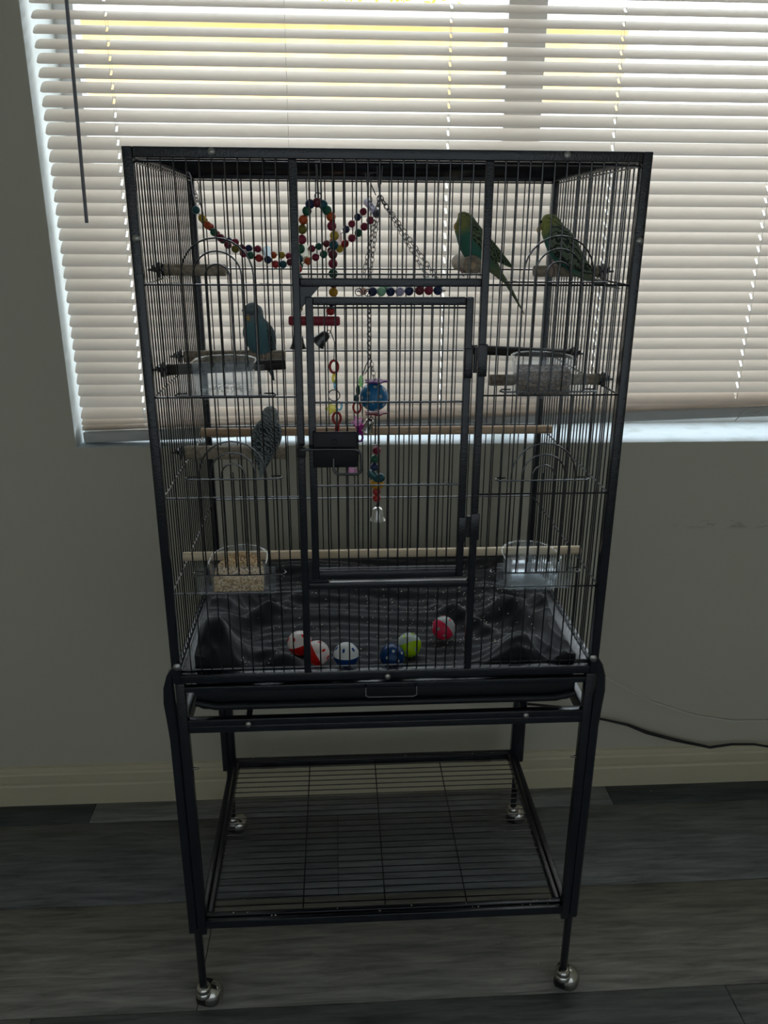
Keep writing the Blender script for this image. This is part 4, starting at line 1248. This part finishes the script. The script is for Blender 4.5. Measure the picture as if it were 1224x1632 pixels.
def loft(spine, lat, n=20, sub=4):
    """spine: (pos, half width along lat, half height); smooth Catmull-Rom loft closed at both ends"""
    P_ = [(Vector(p), w, h) for p, w, h in spine]
    out = []
    for i in range(len(P_) - 1):
        a, b, c, d = P_[max(i - 1, 0)], P_[i], P_[i + 1], P_[min(i + 2, len(P_) - 1)]
        for k in range(sub):
            t = k / sub
            cr_ = lambda p0, p1, p2, p3: (p1 * 2 + (p2 - p0) * t + (p0 * 2 - p1 * 5 + p2 * 4 - p3) * t * t + (p1 * 3 - p0 - p2 * 3 + p3) * t ** 3) * 0.5
            out.append((cr_(a[0], b[0], c[0], d[0]), max(2e-4, cr_(a[1], b[1], c[1], d[1])), max(2e-4, cr_(a[2], b[2], c[2], d[2]))))
    out.append(P_[-1])
    lat = Vector(lat).normalized(); rings = []
    for i, (p, w, h) in enumerate(out):
        t = (out[min(i + 1, len(out) - 1)][0] - out[max(i - 1, 0)][0]).normalized()
        nrm = t.cross(lat).normalized(); la = nrm.cross(t).normalized()
        rings.append([p + la * (w * math.cos(2 * math.pi * k / n)) + nrm * (h * math.sin(2 * math.pi * k / n)) for k in range(n)])
    return MB().rings(rings), [q[0] for q in out]


def budgie(label, foot, sag, spine, wing, pm, beak, eye, head_c, back_dir, feet_axis, perch_r, leg_spread, lean=0.0):
    """foot: world point of the grip; sag: (forward, lateral) unit vectors; spine in (forward, up, half width, half height) metres from foot"""
    F, L = Vector(sag[0]).normalized(), Vector(sag[1]).normalized(); U = Vector((0, 0, 1)); foot = Vector(foot)
    w_ = lambda s, z, la=0.0: foot + F * s + U * z + L * (la + lean * z)
    e = empty("budgie", foot, label, "bird", "budgies perched in the cage")
    mb, centre = loft([(w_(s, z), hw, hh) for s, z, hw, hh in spine], L)
    body = mb.build("body", pm, e, foot, True)
    hc = w_(*head_c)
    bd = (F * back_dir[0] + U * back_dir[1]).normalized()

    def fn(p, nrm):
        d = (p - hc).length
        rel = p - foot
        head = 1 - sm(0.016, 0.030, d)
        bk = sm(-0.1, 0.45, nrm.dot(bd)) * sm(0.012, 0.028, d)
        tail = sm(0.0, -0.02, rel.dot(U))
        barred = max(bk * (1 - tail), 0.55 * (1 - sm(0.018, 0.032, d)) * sm(0.0, 0.4, nrm.dot(bd)))
        return (head, max(bk, tail), barred)
    paint(body, fn)
    for sd in (-1, 1):
        sp = []
        for s, z, la, th, hh in wing:
            sp.append((w_(s, z, la * sd), th, hh))
        mbw, _ = loft(sp, L, 12, 4)
        wg = mbw.build("wing", pm, e, None, True)
        paint(wg, lambda p, nrm: (0.0, 0.9, 0.9))
        ft = MB()
        g0 = foot + L * (leg_spread * sd)
        fa = Vector(feet_axis).normalized(); side = fa.cross(U).normalized()
        ft.tube([g0 + U * 0.012 - side * 0.000, g0 + U * 0.003], 0.0018, 6)
        for off in (-0.0035, 0.0035):
            pts = []
            for a in (80, 40, 0, -40):
                aa = math.radians(a)
                pts.append(g0 + fa * off + side * (math.cos(aa) * (perch_r + 0.0012)) + U * ((math.sin(aa) - 1) * (perch_r + 0.0012) + 0.0012))
            ft.tube([g0 + U * 0.003] + pts, [0.0017, 0.0015, 0.0014, 0.0012, 0.0006], 6)
            pts = [2 * (g0 + fa * off) - p + U * 2 * (p - g0).dot(U) for p in pts]
            ft.tube([g0 + U * 0.003] + pts, [0.0017, 0.0015, 0.0014, 0.0012, 0.0006], 6)
        ft.build("foot", foot_m, e, None, True)
    bp_, bdir = beak
    bw = w_(*bp_); dn = Vector(bdir).normalized()
    fw = F * 1.0
    MB().tube([bw - dn * 0.002, bw + dn * 0.003, bw + dn * 0.006 - fw * 0.0008, bw + dn * 0.009 - fw * 0.002], [0.0036, 0.0034, 0.0022, 0.0004], 8).build("beak", beak_m, e, None, True)
    MB().ball(bw - dn * 0.003, 0.0026, 8, 6).build("cere", cere_m, e, None, True)
    for sd in (-1, 1):
        ep = w_(eye[0], eye[1], eye[2] * sd)
        MB().ball(ep, 0.0021, 8, 6).build("eye", eye_m, e, None, True)
    # tail feathers
    tip = w_(spine[-1][0], spine[-1][1]); base = w_(spine[-4][0], spine[-4][1])
    d = (tip - base)
    for k, (f_, la) in enumerate(((1.02, 0.0012), (1.0, -0.0012), (0.72, 0.0032), (0.70, -0.0032))):
        t_ = base + d * f_ + L * la
        mbt, _ = loft([(base + L * la * 0.6, 0.0026, 0.0012), (base + (t_ - base) * 0.5, 0.0024, 0.0008), (t_, 0.0006, 0.0004)], L, 8, 3)
        tf = mbt.build("tail_feather", pm, e, None, True)
        paint(tf, lambda p, nrm: (0, 1.0, 0.15))
    return e


G_HEAD, G_BODY = srgb(146, 148, 88), srgb(66, 122, 106)
green_pl = plumage("green_budgie_plumage", G_HEAD, None, G_BODY, srgb(112, 124, 94), srgb(22, 26, 26), 70, 0.9)
teal_pl = plumage("teal_budgie_plumage", srgb(160, 164, 92), None, srgb(62, 118, 104), srgb(116, 126, 106), srgb(20, 24, 24), 48, 0.92)
blue_pl = plumage("blue_budgie_plumage", srgb(120, 132, 138), None, srgb(92, 128, 138), srgb(78, 92, 98), srgb(24, 28, 32), 60, 0.8)
grey_pl = plumage("grey_budgie_plumage", srgb(150, 156, 156), None, srgb(120, 132, 134), srgb(122, 130, 132), srgb(22, 24, 26), 64, 0.92)

# A: profile, facing away from the hinge side, leaning forward on the end-on perch
k = 1 / 846.0
spA = [(26, 54, 3, 4), (23.5, 53.5, 9, 11), (16, 53, 14, 16.5), (9, 42, 17, 19), (2, 30, 20, 22), (-6, 18, 21, 23), (-16, 7, 18.5, 20), (-26, -4, 13, 14), (-35, -13, 8, 9), (-46, -25, 5, 5.5), (-57, -36, 3, 3), (-71, -57, 1.8, 1.6), (-86, -82, 1.0, 0.8)]
budgie("green budgie in profile leaning forward on the end-on perch", (0.1665, 0.300, 1.4490), ((-1, 0.02, 0), (0.02, 1, 0)),
       [(s * k, (z - 0) * k, w * k, h * k) for s, z, w, h in spA],
       [(4 * k, 46 * k, 13 * k, 3 * k, 6 * k), (-6 * k, 34 * k, 18 * k, 4.5 * k, 11 * k), (-22 * k, 18 * k, 17 * k, 4 * k, 11 * k), (-42 * k, 3 * k, 11 * k, 3 * k, 7 * k), (-62 * k, -11 * k, 5 * k, 1 * k, 1.5 * k)],
       green_pl, ((26.5 * k, 49 * k), (0.25 * -1, 0, -1)), (22 * k, 57 * k, 12.5 * k), (16 * k, 53 * k), (-0.72, 0.7), (0.03, 1, 0), 0.0178, 0.009)
# B: three-quarter view from behind, facing away past the corner post
k = 1 / 927.0
cs = 0.80
spB = [(21, 62, 3, 4), (19, 62, 9, 11), (11, 61, 14, 16), (5, 50, 17, 18), (-4, 36, 22, 22), (-13, 22, 22, 22), (-22, 10, 17, 17), (-33, -2, 11, 10), (-45, -11, 7, 6.5), (-56, -18, 5, 4), (-76, -24, 3, 2), (-99, -28, 1, 0.8)]
budgie("barred green budgie seen from behind beside the corner post", (0.2835, 0.162, 1.4425), ((-cs, 0.60, 0), (0.60, cs, 0)),
       [(s * k / (cs if s > -30 else 0.95), z * k, w * k, h * k) for s, z, w, h in spB],
       [(6 * k, 56 * k, 12 * k, 3 * k, 7 * k), (-6 * k, 40 * k, 18 * k, 5 * k, 13 * k), (-18 * k, 24 * k, 18 * k, 5 * k, 14 * k), (-38 * k, 6 * k, 12 * k, 3.5 * k, 9 * k), (-62 * k, -8 * k, 6 * k, 1.2 * k, 2 * k)],
       teal_pl, ((24 * k / cs, 55 * k), (0.25 * -1, 0.1, -1)), (18 * k / cs, 65 * k, 13 * k), (11 * k / cs, 61 * k), (-0.72, 0.7), (1, 0, 0), 0.0092, 0.009)
# C: upright, chest toward the room
k = 1 / 862.0
spC = [(14, 62, 4, 4), (12, 63, 11, 9), (5, 62, 16, 15.5), (4, 52, 15.5, 15.5), (3, 42, 19, 18.5), (2, 31, 22, 20), (-1, 18, 21.5, 19), (-6, 2, 16, 15), (-13, -12, 10, 9), (-19, -24, 6, 5), (-23, -36, 3.5, 3), (-26, -48, 1.5, 1)]
budgie("blue-chested budgie sitting upright with its chest showing", (-0.2200, 0.2780, 1.2860), ((-0.45, -1, 0), (1, -0.45, 0)),
       [(s * k, z * k, w * k, h * k) for s, z, w, h in spC],
       [(0, 48 * k, 13 * k, 3.5 * k, 8 * k), (-3 * k, 32 * k, 20 * k, 4.5 * k, 12 * k), (-8 * k, 14 * k, 19 * k, 4 * k, 11 * k), (-16 * k, -8 * k, 11 * k, 3 * k, 7 * k), (-25 * k, -26 * k, 5 * k, 1 * k, 1.5 * k)],
       blue_pl, ((20 * k, 56 * k), (0.0, 0.2, -1)), (14.5 * k, 65 * k, 10.8 * k), (5 * k, 62 * k), (-1, 0.25), (1, 0, 0), 0.0110, 0.010, lean=-0.14)
# D: back toward the room, head turned aside
k = 1 / 890.0
spD = [(15, 58, 4, 4), (12, 59, 9, 9), (5, 58.5, 13.5, 13.5), (2, 49, 13.5, 13.5), (-1, 40, 19.5, 17), (-4, 29, 24, 20), (-8, 16, 22.5, 18), (-15, 0, 15.5, 12), (-21, -15, 9, 7), (-25, -27, 5, 4), (-28, -33, 2.5, 2), (-30, -38, 1, 1)]
budgie("grey budgie showing its barred back on the thick grey perch", (-0.2165, 0.2130, 1.1180), ((-0.12, 1, 0), (1, 0.12, 0)),
       [(s * k, z * k, w * k, h * k) for s, z, w, h in spD],
       [(0, 44 * k, 13 * k, 3.5 * k, 8 * k), (-5 * k, 30 * k, 19 * k, 4.5 * k, 14 * k), (-11 * k, 12 * k, 17 * k, 4.5 * k, 14 * k), (-19 * k, -8 * k, 10 * k, 3.5 * k, 9 * k), (-27 * k, -26 * k, 4 * k, 1.2 * k, 2 * k)],
       grey_pl, ((18 * k, 52 * k), (0.0, -0.2, -1)), (11 * k, 61 * k, 11.5 * k), (5 * k, 58 * k), (-1, 0.35), (1, 0, 0), 0.0125, 0.010, lean=0.22)

# ------------------------------------------------------------------ cables along the wall
cb = [(0.40, 0.560, 0.335), (0.47, 0.60, 0.300), (0.536, 0.632, 0.2721), (0.574, 0.636, 0.2387), (0.636, 0.636, 0.2286), (0.709, 0.636, 0.2078), (0.766, 0.636, 0.1812), (0.850, 0.636, 0.1534), (0.953, 0.634, 0.1267), (1.016, 0.634, 0.1349), (1.080, 0.634, 0.1326), (1.126, 0.634, 0.1225), (1.30, 0.632, 0.085), (1.60, 0.60, 0.006)]
cbm = MB().tube(cb, [0.0035] * 5 + [0.0042, 0.0055, 0.0048, 0.0042] + [0.0035] * 5, 8)
tag(cbm.build("power_cord", cord_black, None, None, True), "black power cord running along the wall above the baseboard", "cord")
pts = [(0.45, 0.640, 0.475), (0.52, 0.645, 0.425), (0.598, 0.648, 0.3753), (0.644, 0.648, 0.3486), (0.775, 0.648, 0.2712), (0.906, 0.648, 0.2223), (1.017, 0.648, 0.2021), (1.115, 0.648, 0.1988), (1.30, 0.645, 0.215), (1.55, 0.640, 0.270)]
tag(MB().tube(pts, 0.0018, 6).build("thin_cable", wire_white, None, None, True), "thin pale cable sagging along the wall above the black cord", "cable")
